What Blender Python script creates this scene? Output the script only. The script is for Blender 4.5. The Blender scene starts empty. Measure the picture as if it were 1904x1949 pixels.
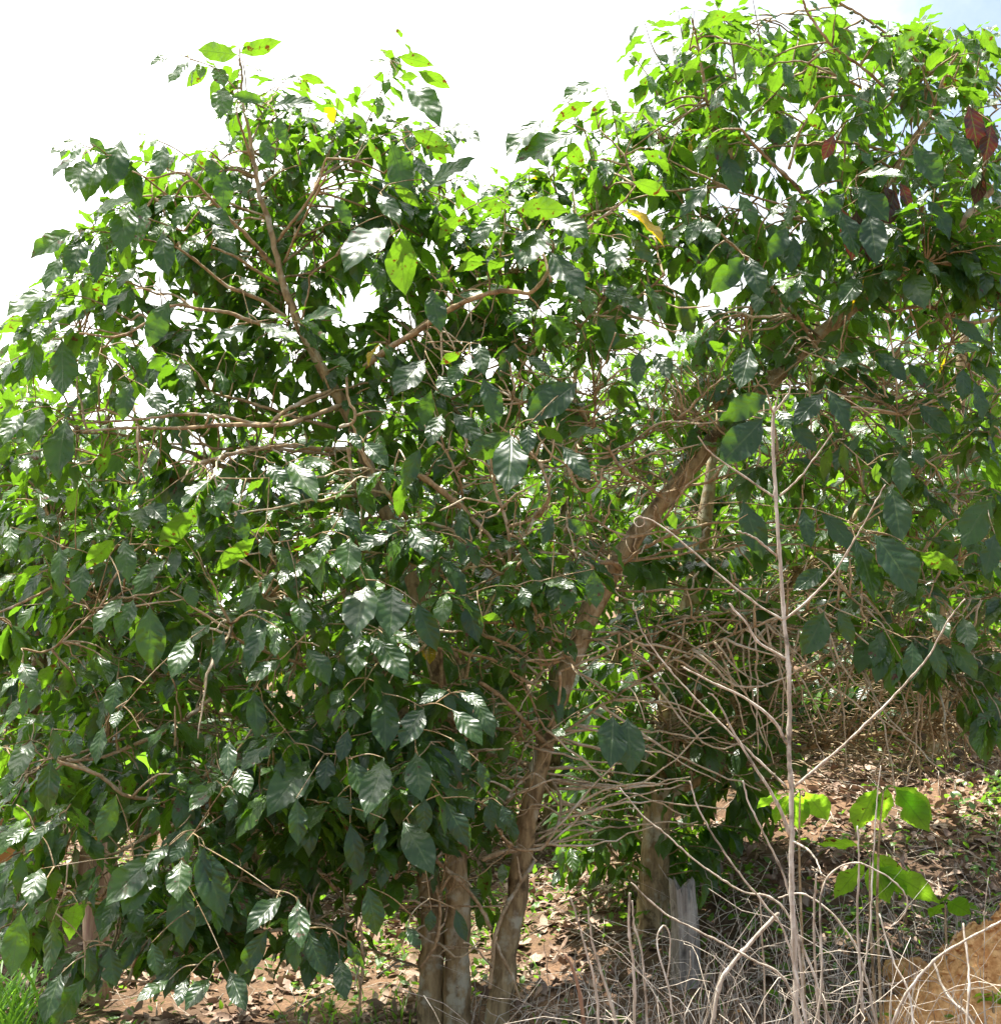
import bpy, math, random
import numpy as np
from mathutils import Vector, Matrix, noise

R = math.radians
rng = np.random.default_rng(11)
random.seed(11)
SC = bpy.context.scene
COL = SC.collection

# ------------------------------------------------------------------ camera, sky, sun, exposure
FPX, CX, CY = 2280.0, 952.0, 974.5            # focal length and centre in units of a 1904 px wide frame
CAM = np.array([0.0, -6.0, 1.5]); PITCH = R(10.6)
cam_d = bpy.data.cameras.new('camera'); cam = bpy.data.objects.new('camera', cam_d); COL.objects.link(cam)
cam_d.sensor_fit = 'HORIZONTAL'; cam_d.sensor_width = 36.0; cam_d.lens = 36.0 * FPX / 1904.0
cam_d.clip_start = 0.05; cam_d.clip_end = 3000
cam.location = CAM; cam.rotation_euler = (math.pi / 2 + PITCH, 0, 0)
SC.camera = cam

SUN_AZ, SUN_EL = R(-42), R(80)
SUNV = np.array([math.sin(SUN_AZ) * math.cos(SUN_EL), math.cos(SUN_AZ) * math.cos(SUN_EL), math.sin(SUN_EL)])
w = bpy.data.worlds.new('World'); SC.world = w; w.use_nodes = True
nt = w.node_tree; nt.nodes.clear()
def N(nt, typ, **kw):
    n = nt.nodes.new(typ)
    for k, v in kw.items():
        if k == 'inp':
            for i, val in v.items(): n.inputs[i].default_value = val
        else: setattr(n, k, v)
    return n
def L(nt, a, b): nt.links.new(a, b)
def math_n(nt, op, a, b=None, c=None, clamp=False):
    n = nt.nodes.new('ShaderNodeMath'); n.operation = op; n.use_clamp = clamp
    for i, v in enumerate((a, b, c)):
        if v is None: continue
        if isinstance(v, (int, float)): n.inputs[i].default_value = v
        else: nt.links.new(v, n.inputs[i])
    return n.outputs[0]
def mixc(nt, fac, a, b, blend='MIX'):
    n = nt.nodes.new('ShaderNodeMix'); n.data_type = 'RGBA'; n.blend_type = blend
    if isinstance(fac, (int, float)): n.inputs[0].default_value = fac
    else: nt.links.new(fac, n.inputs[0])
    for sock, v in ((n.inputs[6], a), (n.inputs[7], b)):
        if isinstance(v, tuple): sock.default_value = (*v[:3], 1)
        else: nt.links.new(v, sock)
    return n.outputs[2]
def maprange(nt, v, a, b, c=0.0, d=1.0, smooth=True):
    n = nt.nodes.new('ShaderNodeMapRange')
    n.interpolation_type = 'SMOOTHSTEP' if smooth else 'LINEAR'
    nt.links.new(v, n.inputs[0])
    for i, x in enumerate((a, b, c, d)): n.inputs[i + 1].default_value = x
    return n.outputs[0]

sky = N(nt, 'ShaderNodeTexSky', sky_type='NISHITA', sun_disc=False, sun_elevation=SUN_EL, sun_rotation=SUN_AZ,
        altitude=900, air_density=1.0, dust_density=1.2, ozone_density=1.0)
tc = N(nt, 'ShaderNodeTexCoord')
cn = N(nt, 'ShaderNodeTexNoise', inp={'Scale': 2.6, 'Detail': 7.0, 'Roughness': 0.62})
L(nt, tc.outputs['Generated'], cn.inputs['Vector'])
dt = N(nt, 'ShaderNodeVectorMath', operation='DOT_PRODUCT'); L(nt, tc.outputs['Generated'], dt.inputs[0])
dt.inputs[1].default_value = (-0.62, 0.70, 0.36)
near = maprange(nt, dt.outputs['Value'], 0.25, 0.95, 0.0, 1.0, False)
fac = math_n(nt, 'ADD', math_n(nt, 'MULTIPLY', cn.outputs['Fac'], 1.0), near)
fac = maprange(nt, fac, 0.80, 1.12, 0.42, 1.0)
dp = N(nt, 'ShaderNodeVectorMath', operation='DOT_PRODUCT'); L(nt, tc.outputs['Generated'], dp.inputs[0])
dp.inputs[1].default_value = tuple(Vector((.38, 1.0, .64)).normalized())
clear = math_n(nt, 'MULTIPLY', maprange(nt, dp.outputs['Value'], .965, .992), maprange(nt, cn.outputs['Fac'], .74, .46))
fac = math_n(nt, 'MULTIPLY', fac, math_n(nt, 'MULTIPLY_ADD', clear, -.55, 1.0))
ccol = mixc(nt, near, (3.2, 3.6, 3.9), (12.0, 12.0, 11.8))
skyc = mixc(nt, fac, sky.outputs[0], ccol)
ds = N(nt, 'ShaderNodeVectorMath', operation='DOT_PRODUCT'); L(nt, tc.outputs['Generated'], ds.inputs[0]); ds.inputs[1].default_value = tuple(SUNV)
glow = math_n(nt, 'POWER', math_n(nt, 'MAXIMUM', ds.outputs['Value'], 0.0), 14.0)
skyc = mixc(nt, glow, skyc, (34.0, 33.5, 32.0))          # thin cloud lit up round the sun
bg = N(nt, 'ShaderNodeBackground', inp={'Strength': 0.10}); L(nt, skyc, bg.inputs['Color'])
wo = N(nt, 'ShaderNodeOutputWorld'); L(nt, bg.outputs[0], wo.inputs['Surface'])

sun_d = bpy.data.lights.new('sun', 'SUN'); sun_d.energy = 5.0; sun_d.angle = R(0.53); sun_d.color = (1.0, 0.95, 0.86)
sun = bpy.data.objects.new('sun', sun_d); COL.objects.link(sun)
sun.rotation_euler = Vector(SUNV).to_track_quat('Z', 'Y').to_euler(); sun.location = (-6, 8, 12)
SC.view_settings.view_transform = 'Standard'; SC.view_settings.look = 'None'
SC.view_settings.exposure = 1.42; SC.view_settings.gamma = 1.0
SC.render.engine = 'CYCLES'
SC.cycles.max_bounces = 8; SC.cycles.transmission_bounces = 4; SC.cycles.diffuse_bounces = 4; SC.cycles.glossy_bounces = 3

# ------------------------------------------------------------------ helpers
FWD = np.array([0, math.cos(PITCH), math.sin(PITCH)]); UP = np.array([0, -math.sin(PITCH), math.cos(PITCH)])
def at(px, py, Y):
    d = FWD + np.array([1.0, 0, 0]) * ((px - CX) / FPX) + UP * ((CY - py) / FPX)
    return CAM + d * ((Y - CAM[1]) / d[1])
K = 0.33547
CROP = {1: (0, 0), 2: (632.5, 0), 3: (1265, 0), 4: (0, 650.6), 5: (632.5, 650.6), 6: (1265, 650.6),
        7: (0, 1298), 8: (632.5, 1298), 9: (1265, 1298)}
def cp(c, x, y): o = CROP[c]; return o[0] + K * x, o[1] + K * y
def nrm(v): v = np.asarray(v, float); return v / (np.linalg.norm(v, axis=-1, keepdims=True) + 1e-12)

def spline(P, n):
    P = np.asarray(P, float)
    if len(P) == 2:
        t = np.linspace(0, 1, n)[:, None]; return P[0] * (1 - t) + P[1] * t
    d = np.r_[0, np.cumsum(np.sqrt(np.linalg.norm(np.diff(P[:, :3], axis=0), axis=1)) + 1e-9)]
    Q = np.vstack([2 * P[0] - P[1], P, 2 * P[-1] - P[-2]])
    t = np.linspace(0, d[-1], n); i = np.clip(np.searchsorted(d, t, 'right') - 1, 0, len(P) - 2)
    u = ((t - d[i]) / (d[i + 1] - d[i]))[:, None]
    p0, p1, p2, p3 = Q[i], Q[i + 1], Q[i + 2], Q[i + 3]
    return 0.5 * (2 * p1 + (p2 - p0) * u + (2 * p0 - 5 * p1 + 4 * p2 - p3) * u ** 2 + (3 * p1 - p0 - 3 * p2 + p3) * u ** 3)

class Geo:
    """collects quads and triangles into one mesh"""
    def __init__(s): s.v, s.q, s.t, s.n, s.att = [], [], [], 0, []
    def add(s, v, q=None, t=None, att=None):
        v = np.asarray(v, np.float32).reshape(-1, 3)
        if q is not None and len(q): s.q.append(np.asarray(q, np.int64).reshape(-1, 4) + s.n)
        if t is not None and len(t): s.t.append(np.asarray(t, np.int64).reshape(-1, 3) + s.n)
        s.v.append(v); s.n += len(v)
        s.att.append(np.zeros((len(v), 4), np.float32) if att is None else np.asarray(att, np.float32).reshape(-1, 4))
    def tube(s, path, rad, sides=6, att=(0, 0, 0, 0), rough=0.0, cap=True):
        P = np.asarray(path, float); n = len(P); rad = np.broadcast_to(np.asarray(rad, float), (n,))
        T = nrm(np.gradient(P, axis=0))
        ref = np.array([0.31, 0.17, 0.93]) if abs(T[0] @ np.array([0.31, 0.17, 0.93])) < 0.93 else np.array([1.0, 0, 0])
        A = nrm(np.cross(T, ref)); B = np.cross(T, A)
        a = np.linspace(0, 2 * np.pi, sides, endpoint=False)
        rr = rad[:, None] * (1 + rough * (rng.random((n, sides)) - .5) * 2)
        V = P[:, None, :] + rr[..., None] * (np.cos(a)[None, :, None] * A[:, None] + np.sin(a)[None, :, None] * B[:, None])
        i = np.arange(n - 1)[:, None] * sides; j = np.arange(sides)[None]; k = (j + 1) % sides
        q = np.stack([i + j, i + k, i + sides + k, i + sides + j], -1).reshape(-1, 4)
        V = V.reshape(-1, 3); t = None
        if cap:
            V = np.vstack([V, P[-1] + T[-1] * rad[-1] * .7, P[0]])
            e = (n - 1) * sides; jj = np.arange(sides)
            t = np.vstack([np.stack([e + jj, e + (jj + 1) % sides, np.full(sides, n * sides)], -1),
                           np.stack([(jj + 1) % sides, jj, np.full(sides, n * sides + 1)], -1)])
        s.add(V, q, t, np.tile(np.asarray(att, float), (len(V), 1)))
    def build(s, name, mat, parent=None, loc=None, smooth=True):
        me = bpy.data.meshes.new(name)
        V = np.vstack(s.v) if s.v else np.zeros((0, 3), np.float32)
        if loc is not None: V = V - np.asarray(loc, np.float32)
        q = np.vstack(s.q) if s.q else np.zeros((0, 4), np.int64)
        t = np.vstack(s.t) if s.t else np.zeros((0, 3), np.int64)
        me.vertices.add(len(V)); me.vertices.foreach_set('co', V.astype(np.float32).ravel())
        me.loops.add(q.size + t.size); me.polygons.add(len(q) + len(t))
        me.loops.foreach_set('vertex_index', np.r_[q.ravel(), t.ravel()].astype(np.int32))
        st = np.r_[np.arange(len(q)) * 4, q.size + np.arange(len(t)) * 3]
        me.polygons.foreach_set('loop_start', st.astype(np.int32))
        me.polygons.foreach_set('use_smooth', np.full(len(st), smooth))
        at_ = me.attributes.new('leaf', 'FLOAT_COLOR', 'POINT')
        if s.att: at_.data.foreach_set('color', np.vstack(s.att).ravel())
        me.materials.append(mat); me.update(calc_edges=True); me.validate()
        o = bpy.data.objects.new(name, me); COL.objects.link(o)
        if parent is not None: o.parent = parent
        return o

def tag(o, label=None, cat=None, group=None, kind=None):
    if label: o['label'] = label
    if cat: o['category'] = cat
    if group: o['group'] = group
    if kind: o['kind'] = kind
    return o
def empty(name, loc, label, cat, group=None):
    o = bpy.data.objects.new(name, None); COL.objects.link(o); o.location = tuple(loc); o.empty_display_size = .2
    return tag(o, label, cat, group)

# ------------------------------------------------------------------ materials
def newmat(name):
    m = bpy.data.materials.new(name); m.use_nodes = True; m.node_tree.nodes.clear(); return m, m.node_tree
def leaf_mat(name, dark, mid, trans, tfac=0.45, rough=0.29, spec=0.65, nv=7.0, bump=0.3, spot=(0.10, 0.045, 0.015)):
    """leaf attribute: r = along, g = across (-1..1), b = random, a = age (0 old dark, 1 young, 2 yellow)"""
    m, t = newmat(name)
    a = N(t, 'ShaderNodeAttribute', attribute_name='leaf', attribute_type='GEOMETRY')
    sp = N(t, 'ShaderNodeSeparateColor'); L(t, a.outputs['Color'], sp.inputs[0])
    u, v, rd, age = sp.outputs[0], sp.outputs[1], sp.outputs[2], a.outputs['Alpha']
    av = math_n(t, 'ABSOLUTE', v)
    ph = math_n(t, 'SUBTRACT', math_n(t, 'MULTIPLY', u, nv), math_n(t, 'MULTIPLY', av, 1.5))
    cs = math_n(t, 'COSINE', math_n(t, 'MULTIPLY', ph, 2 * math.pi))
    vein = math_n(t, 'POWER', math_n(t, 'MAXIMUM', math_n(t, 'MULTIPLY_ADD', cs, .5, .5), 0.0), 9.0)
    rib = maprange(t, av, 0.03, 0.085, 1.0, 0.0)
    line = math_n(t, 'MAXIMUM', math_n(t, 'MULTIPLY', vein, 0.5), rib)
    geo = N(t, 'ShaderNodeNewGeometry')
    nz = N(t, 'ShaderNodeTexNoise', inp={'Scale': 26.0, 'Detail': 4.0, 'Roughness': .6}); L(t, geo.outputs['Position'], nz.inputs['Vector'])
    base = mixc(t, rd, dark, mid)
    base = mixc(t, math_n(t, 'MINIMUM', age, 1.0), base, (0.10, 0.22, 0.02))
    yel = maprange(t, age, 1.2, 1.9)
    base = mixc(t, yel, base, (0.66, 0.44, 0.02))
    base = mixc(t, maprange(t, age, 2.2, 2.9), base, (0.045, 0.018, 0.016))
    base = mixc(t, math_n(t, 'MULTIPLY', line, .6), base, (0.11, 0.17, 0.05))
    base = mixc(t, maprange(t, nz.outputs['Fac'], .35, .7, 0, .35), base, dark)
    sm = math_n(t, 'MULTIPLY', maprange(t, nz.outputs['Fac'], .61, .64), maprange(t, rd, .55, .60))
    base = mixc(t, sm, base, spot)
    tcol = mixc(t, rd, trans, tuple(c * f for c, f in zip(trans, (1.25, 1.1, 1.0))))
    tcol = mixc(t, yel, tcol, (0.85, 0.6, 0.01))
    tcol = mixc(t, maprange(t, age, 2.2, 2.9), tcol, (0.12, 0.02, 0.015))
    tcol = mixc(t, math_n(t, 'MULTIPLY', line, .55), tcol, tuple(c * .55 for c in trans))
    tcol = mixc(t, sm, tcol, (0.12, 0.04, 0.005))
    bp = N(t, 'ShaderNodeBump', inp={'Strength': bump, 'Distance': 0.006})
    hh = math_n(t, 'SUBTRACT', math_n(t, 'MULTIPLY', math_n(t, 'MULTIPLY', cs, -.5), maprange(t, av, 0, .4)), math_n(t, 'MULTIPLY', rib, .9))
    hh = math_n(t, 'ADD', hh, math_n(t, 'MULTIPLY', nz.outputs['Fac'], .5))
    L(t, hh, bp.inputs['Height'])
    pr = N(t, 'ShaderNodeBsdfPrincipled', inp={'Roughness': rough, 'Specular IOR Level': spec})
    L(t, base, pr.inputs['Base Color']); L(t, bp.outputs[0], pr.inputs['Normal'])
    L(t, maprange(t, nz.outputs['Fac'], .3, .7, rough - .06, rough + .14, False), pr.inputs['Roughness'])
    tr = N(t, 'ShaderNodeBsdfTranslucent'); L(t, tcol, tr.inputs['Color'])
    mx = N(t, 'ShaderNodeMixShader', inp={0: tfac}); L(t, pr.outputs[0], mx.inputs[1]); L(t, tr.outputs[0], mx.inputs[2])
    o = N(t, 'ShaderNodeOutputMaterial'); L(t, mx.outputs[0], o.inputs['Surface'])
    return m
def bark_mat(name, c1, c2, lich, lamt=0.45, scale=30.0, stretch=0.25, bump=0.6):
    m, t = newmat(name)
    tcn = N(t, 'ShaderNodeNewGeometry')
    mp = N(t, 'ShaderNodeMapping'); mp.inputs['Scale'].default_value = (1, 1, stretch); L(t, tcn.outputs['Position'], mp.inputs['Vector'])
    n1 = N(t, 'ShaderNodeTexNoise', inp={'Scale': scale, 'Detail': 6.0, 'Roughness': .68}); L(t, mp.outputs[0], n1.inputs['Vector'])
    n2 = N(t, 'ShaderNodeTexNoise', inp={'Scale': 9.0, 'Detail': 5.0, 'Roughness': .6}); L(t, tcn.outputs['Position'], n2.inputs['Vector'])
    base = mixc(t, maprange(t, n1.outputs['Fac'], .3, .7), c1, c2)
    base = mixc(t, math_n(t, 'MULTIPLY', maprange(t, n2.outputs['Fac'], .52, .66), lamt), base, lich)
    base = mixc(t, maprange(t, n2.outputs['Fac'], .45, .32, 0, .8), base, tuple(c * .35 for c in c1))
    bp = N(t, 'ShaderNodeBump', inp={'Strength': bump, 'Distance': 0.008}); L(t, n1.outputs['Fac'], bp.inputs['Height'])
    pr = N(t, 'ShaderNodeBsdfPrincipled', inp={'Roughness': .8, 'Specular IOR Level': .25})
    L(t, base, pr.inputs['Base Color']); L(t, bp.outputs[0], pr.inputs['Normal'])
    o = N(t, 'ShaderNodeOutputMaterial'); L(t, pr.outputs[0], o.inputs['Surface'])
    return m

M_leaf = leaf_mat('coffee_leaf', (0.010, 0.030, 0.015), (0.025, 0.072, 0.022), (0.165, 0.38, 0.014), tfac=.42)
M_leaf_far = leaf_mat('coffee_leaf_behind', (0.012, 0.034, 0.013), (0.026, 0.074, 0.018), (0.165, 0.37, 0.015), tfac=.44)
M_seed = leaf_mat('seedling_leaf', (0.03, 0.10, 0.015), (0.05, 0.15, 0.02), (0.36, 0.72, 0.03), tfac=.62)
M_bark = bark_mat('coffee_bark', (0.15, 0.10, 0.05), (0.44, 0.33, 0.175), (0.50, 0.48, 0.37), .7, 26, .22, .9)
M_limb = bark_mat('coffee_limb_bark', (0.24, 0.16, 0.085), (0.46, 0.34, 0.20), (0.58, 0.55, 0.46), .6, 55, .8)
M_twig = bark_mat('coffee_twig_bark', (0.20, 0.135, 0.065), (0.44, 0.33, 0.19), (0.54, 0.49, 0.38), .5, 80, 1.0)
M_pale = bark_mat('bare_twig_bark', (0.34, 0.25, 0.15), (0.62, 0.51, 0.35), (0.64, 0.59, 0.49), .6, 80, 1.0)
M_dry = bark_mat('dry_stalk_bark', (0.30, 0.235, 0.17), (0.64, 0.57, 0.47), (0.76, 0.72, 0.64), .7, 110, .05, .6)
M_reddry = bark_mat('brown_dry_stalk', (0.18, 0.09, 0.05), (0.36, 0.22, 0.14), (0.5, 0.4, 0.3), .4, 70, .1, .4)
M_stump = bark_mat('weathered_stump_wood', (0.20, 0.17, 0.14), (0.48, 0.43, 0.37), (0.56, 0.50, 0.42), .5, 60, .05, 1.0)

# ------------------------------------------------------------------ leaves
PT = np.array([0, .04, .10, .2, .32, .45, .58, .7, .8, .88, .94, 1.0])
PW = np.array([.03, .06, .22, .54, .84, .99, 1.0, .86, .62, .34, .14, .0])
def leaf_batch(geo, B, D, Nn, Ln, Wd, bend, fold, rnd, age, ns=14, nw=2, corr=1.0, nv=7.0, wave=1.0, petiole=0.06):
    """B base, D direction, Nn upper-face normal, Ln length, Wd width/length, bend = downward curl (rad), fold"""
    n = len(B)
    if n == 0: return
    B, D, Nn = map(lambda a: np.asarray(a, float), (B, D, Nn)); D = nrm(D)
    Nn = nrm(Nn - (Nn * D).sum(1, keepdims=True) * D); S = np.cross(Nn, D)
    Ln, Wd, bend, fold, rnd, age = [np.broadcast_to(np.asarray(x, float), (n,))[:, None, None] for x in (Ln, Wd, bend, fold, rnd, age)]
    t = np.linspace(0, 1, ns + 1)[None, :, None]; s = np.linspace(-1, 1, 2 * nw + 1)[None, None, :]
    hw = np.interp(t, PT, PW) * Wd * .5
    bend = np.where(np.abs(bend) < 1e-3, 1e-3, bend)
    th = bend * t
    cx = np.sin(th) / bend; cz = -(1 - np.cos(th)) / bend
    ph1 = rng.random((n, 1, 1)) * 6.28; ph2 = rng.random((n, 1, 1)) * 6.28
    swp = (rng.random((n, 1, 1)) - .5) * .22
    y = s * hw * (1 - np.where(rng.random((n, 1, 1)) < .22, .5, 0) * np.exp(-((t - .25 - .6 * rng.random((n, 1, 1))) / .055) ** 2) * (s * np.sign(rng.random((n, 1, 1)) - .5) > 0)) + swp * t * t * .5
    sa = np.abs(s)
    off = fold * sa * hw
    off = off + corr * .0145 * np.cos(2 * np.pi * (nv * t - 1.3 * sa)) * np.minimum(sa * 1.6, 1) * np.interp(t, [0, .15, .8, 1], [0, 1, 1, .2])
    off = off + wave * .035 * np.sin(2 * np.pi * 2.3 * t + np.where(s > 0, ph1, ph2)) * sa ** 2 * np.sin(np.pi * t)
    tw = (rng.random((n, 1, 1)) - .5) * .65 * t
    off = off + y * tw
    X = (cx + off * np.sin(th)); Z = (cz + off * np.cos(th))
    P = B[:, None, None, :] + Ln[..., None] * (X[..., None] * D[:, None, None] + y[..., None] * S[:, None, None] + Z[..., None] * Nn[:, None, None])
    nv_ = (ns + 1) * (2 * nw + 1); c = 2 * nw + 1
    i = np.arange(ns)[:, None] * c; j = np.arange(2 * nw)[None]
    q = np.stack([i + j, i + c + j, i + c + j + 1, i + j + 1], -1).reshape(-1, 4)
    Q = (np.arange(n)[:, None, None] * nv_ + q[None]).reshape(-1, 4)
    full = np.broadcast_to
    att = np.stack([full(t, X.shape), full(s, X.shape), full(rnd, X.shape), full(age, X.shape)], -1)
    geo.add(P.reshape(-1, 3), Q, None, att.reshape(-1, 4))
    # ages: nothing else

class LeafList:
    def __init__(s): s.r = []
    def add(s, B, D, Nn, Ln, Wd, bend, fold, rnd, age): s.r.append((*B, *D, *Nn, Ln, Wd, bend, fold, rnd, age))
    def flush(s, geo, **kw):
        if not s.r: return
        a = np.array(s.r, float)
        leaf_batch(geo, a[:, 0:3], a[:, 3:6], a[:, 6:9], a[:, 9], a[:, 10], a[:, 11], a[:, 12], a[:, 13], a[:, 14], **kw); s.r = []

def spray_leaves(LL, P, frac=0.55, step=0.055, size=(.11, .18), young=.2, droop=.62, keep=.9):
    """pairs of leaves at the nodes of the outer part of a twig path P"""
    seg = np.linalg.norm(np.diff(P, axis=0), axis=1); d = np.r_[0, np.cumsum(seg)]; tot = d[-1]
    s = tot; k = 0
    T = nrm(np.gradient(P, axis=0))
    while s > tot * (1 - frac) and k < 7:
        p = np.array([np.interp(s, d, P[:, i]) for i in range(3)]); t = nrm(np.array([np.interp(s, d, T[:, i]) for i in range(3)]))
        side = np.cross(t, [0, 0, 1.0])
        if np.linalg.norm(side) < .25: side = np.array([math.cos(k * 1.7), math.sin(k * 1.7), 0])
        side = nrm(side)
        for sg in (-1, 1):
            if random.random() > keep: continue
            dr = side * sg * random.uniform(.7, 1.1) + t * random.uniform(.25, .8) + np.array([0, 0, -droop * random.uniform(.2, 2.3)]) + rng.normal(0, .22, 3)
            nn = np.array([0, 0, 1.0]) + rng.normal(0, .25, 3) + np.array([0, -.18, 0])
            sz = random.uniform(*size) * (.55 + .25 * random.random() if k == 0 else 1.0)
            ag = random.uniform(.3, 1.0) if (k < 2 and random.random() < young + .25) else (random.uniform(0, .25))
            if random.random() < .0015: ag = 1.9
            LL.add(p + dr * .008, dr, nn, sz, random.uniform(.33, .43), random.uniform(.15, .85), random.uniform(-.1, .45), random.random(), ag)
        k += 1; s -= step * random.uniform(.8, 1.4)

def node_radii(n, r0, r1, amp=.25):
    r = np.linspace(r0, r1, n); return r * (1 + amp * (rng.random(n) > .72))

def in_poly(pts, poly):
    x, y = pts[:, 0], pts[:, 1]; c = np.zeros(len(pts), bool); p = np.asarray(poly, float)
    for (x1, y1), (x2, y2) in zip(p, np.roll(p, -1, 0)):
        if y1 == y2: continue
        hit = ((y1 > y) != (y2 > y)) & (x < (x2 - x1) * (y - y1) / (y2 - y1) + x1); c ^= hit
    return c
def sample_poly(poly, n):
    p = np.asarray(poly, float); lo, hi = p.min(0), p.max(0); out = np.zeros((0, 2))
    while len(out) < n:
        s = lo + rng.random((n * 3, 2)) * (hi - lo); out = np.vstack([out, s[in_poly(s, poly)]])
    return out[:n]

# ------------------------------------------------------------------ ground
def smooth(x, a, b): t = np.clip((x - a) / (b - a), 0, 1); return t * t * (3 - 2 * t)
_gk = [(rng.uniform(.8, 5), rng.uniform(0, 6.28), rng.uniform(0, 6.28)) for _ in range(10)]
def gz(x, y):
    x = np.asarray(x, float); y = np.asarray(y, float)
    sl = .13 + .19 * smooth(x, -.5, 2.5)
    yy = np.maximum(y + .15, 0)
    z = sl * np.where(yy < 5, yy, 5 + (yy - 5) * .6) + .10 * np.maximum(x - .6, 0) * smooth(y, -2.5, .5)
    z = np.minimum(z, 6 + 0.03 * yy)
    b = 0
    for f, p, a in _gk: b = b + np.sin((x * math.cos(a) + y * math.sin(a)) * f + p) / f
    return z + .035 * b * smooth(np.hypot(x, y - 0), 0.1, .8)

def axis(c, half_near, step, far):
    a = np.arange(-half_near, half_near + 1e-6, step); k = []
    s, v = step, half_near
    while v < far: s *= 1.25; v += s; k.append(v)
    k = np.array(k); return c + np.r_[-k[::-1], a, k]
gx = axis(0, 6, .06, 320); gy = axis(1.5, 6, .06, 320)
GX, GY = np.meshgrid(gx, gy, indexing='ij'); GZ = gz(GX, GY)
nearm = (np.abs(GX) < 6) & (np.abs(GY - 1.5) < 6)
GZ = GZ + nearm * rng.normal(0, .008, GZ.shape)
g = Geo(); nx, ny = GX.shape
i = np.arange(nx - 1)[:, None] * ny; j = np.arange(ny - 1)[None]
g.add(np.stack([GX, GY, GZ], -1), np.stack([i + j, i + ny + j, i + ny + j + 1, i + j + 1], -1))
def ground_mat():
    m, t = newmat('ground_soil')
    ge = N(t, 'ShaderNodeNewGeometry')
    n1 = N(t, 'ShaderNodeTexNoise', inp={'Scale': 2.2, 'Detail': 8.0, 'Roughness': .65}); L(t, ge.outputs['Position'], n1.inputs['Vector'])
    n2 = N(t, 'ShaderNodeTexNoise', inp={'Scale': 34.0, 'Detail': 6.0, 'Roughness': .7}); L(t, ge.outputs['Position'], n2.inputs['Vector'])
    c = mixc(t, maprange(t, n1.outputs['Fac'], .35, .65), (0.13, 0.085, 0.055), (0.26, 0.155, 0.09))
    c = mixc(t, maprange(t, n2.outputs['Fac'], .35, .7, 0, .8), c, (0.09, 0.055, 0.035))
    c = mixc(t, maprange(t, n2.outputs['Fac'], .62, .72, 0, .6), c, (0.42, 0.32, 0.22))
    bp = N(t, 'ShaderNodeBump', inp={'Strength': .8, 'Distance': .03}); L(t, n2.outputs['Fac'], bp.inputs['Height'])
    pr = N(t, 'ShaderNodeBsdfPrincipled', inp={'Roughness': .9, 'Specular IOR Level': .2}); L(t, c, pr.inputs['Base Color']); L(t, bp.outputs[0], pr.inputs['Normal'])
    o = N(t, 'ShaderNodeOutputMaterial'); L(t, pr.outputs[0], o.inputs['Surface']); return m
tag(g.build('ground', ground_mat()), kind='structure')

# ------------------------------------------------------------------ the large coffee tree
TREE = 'large multi-stemmed coffee tree in front with a dense glossy crown on three trunks'
tree = empty('coffee_tree', (0, 0, 0), TREE, 'coffee tree', 'coffee trees of the plantation')
NET = []                                                    # points a twig may grow from
def stem_px(pts, Ys, n=40):
    Ys = np.interp(np.linspace(0, 1, len(pts)), np.linspace(0, 1, len(Ys)), Ys)
    return spline(np.array([at(x, y, Y) for (x, y), Y in zip(pts, Ys)]), n)
PXM = 2280 / 6.0
def trunk(pts, Ys, ws, mat=M_bark, parent=tree, name='trunk', n=90, sides=18, rough=.08, net=NET):
    P = stem_px(pts, Ys, n); r = np.interp(np.linspace(0, 1, n), np.linspace(0, 1, len(ws)), ws) / PXM / 2 * (P[:, 1] + 6) / 6 * .88
    r = r * (1 + .05 * np.sin(np.linspace(0, 19, n) + len(pts)))
    P = P + rng.normal(0, .004, P.shape); fl_ = np.maximum(.16 - P[:, 2], 0); r = r * (1 + 2.2 * fl_)
    r = r * (1 + .12 * np.exp(-((np.arange(n) % 13) - 6.0) ** 2))
    G = Geo(); G.tube(P, r, sides, rough=rough); o = G.build(name, mat, parent)
    if parent is not None: o.matrix_parent_inverse = Matrix.Translation(-Vector(parent.location))
    if net is not None: net.append(P)
    return P
LEADER = trunk([(868, 2030), (868, 1900), (872, 1760), (868, 1640), (862, 1500), (850, 1380), (800, 1150), (725, 960), (668, 800), (620, 715), (575, 630), (545, 560), (522, 470), (495, 360), (478, 280), (462, 190), (455, 92)],
               [0, 0, .05, .05, -.05, -.1, -.1], [62, 54, 50, 46, 40, 36, 32, 30, 28, 26, 24, 20, 14, 11, 9, 6, 3])
WEST = trunk([(820, 2030), (822, 1900), (822, 1760), (812, 1640), (795, 1500), (755, 1330), (690, 1190), (600, 1030), (500, 930), (380, 870), (250, 830), (150, 823)],
             [.05, .1, .3, .5, .5, .2], [62, 52, 48, 42, 34, 27, 22, 18, 14, 10, 7, 4])
EAST = trunk([(938, 2030), (950, 1900), (965, 1800), (985, 1690), (1005, 1560), (1040, 1400), (1085, 1260), (1130, 1150), (1190, 1045), (1290, 920), (1380, 815), (1470, 725), (1555, 640), (1640, 570), (1734, 503), (1808, 446), (1865, 385), (1904, 335), (1960, 240), (1985, 100)],
             [-.05, 0, 0, .05, .1, .1, .1, .1, .2], [52, 47, 46, 44, 41, 40, 42, 42, 41, 38, 36, 34, 31, 28, 22, 18, 16, 14, 9, 4])
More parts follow.
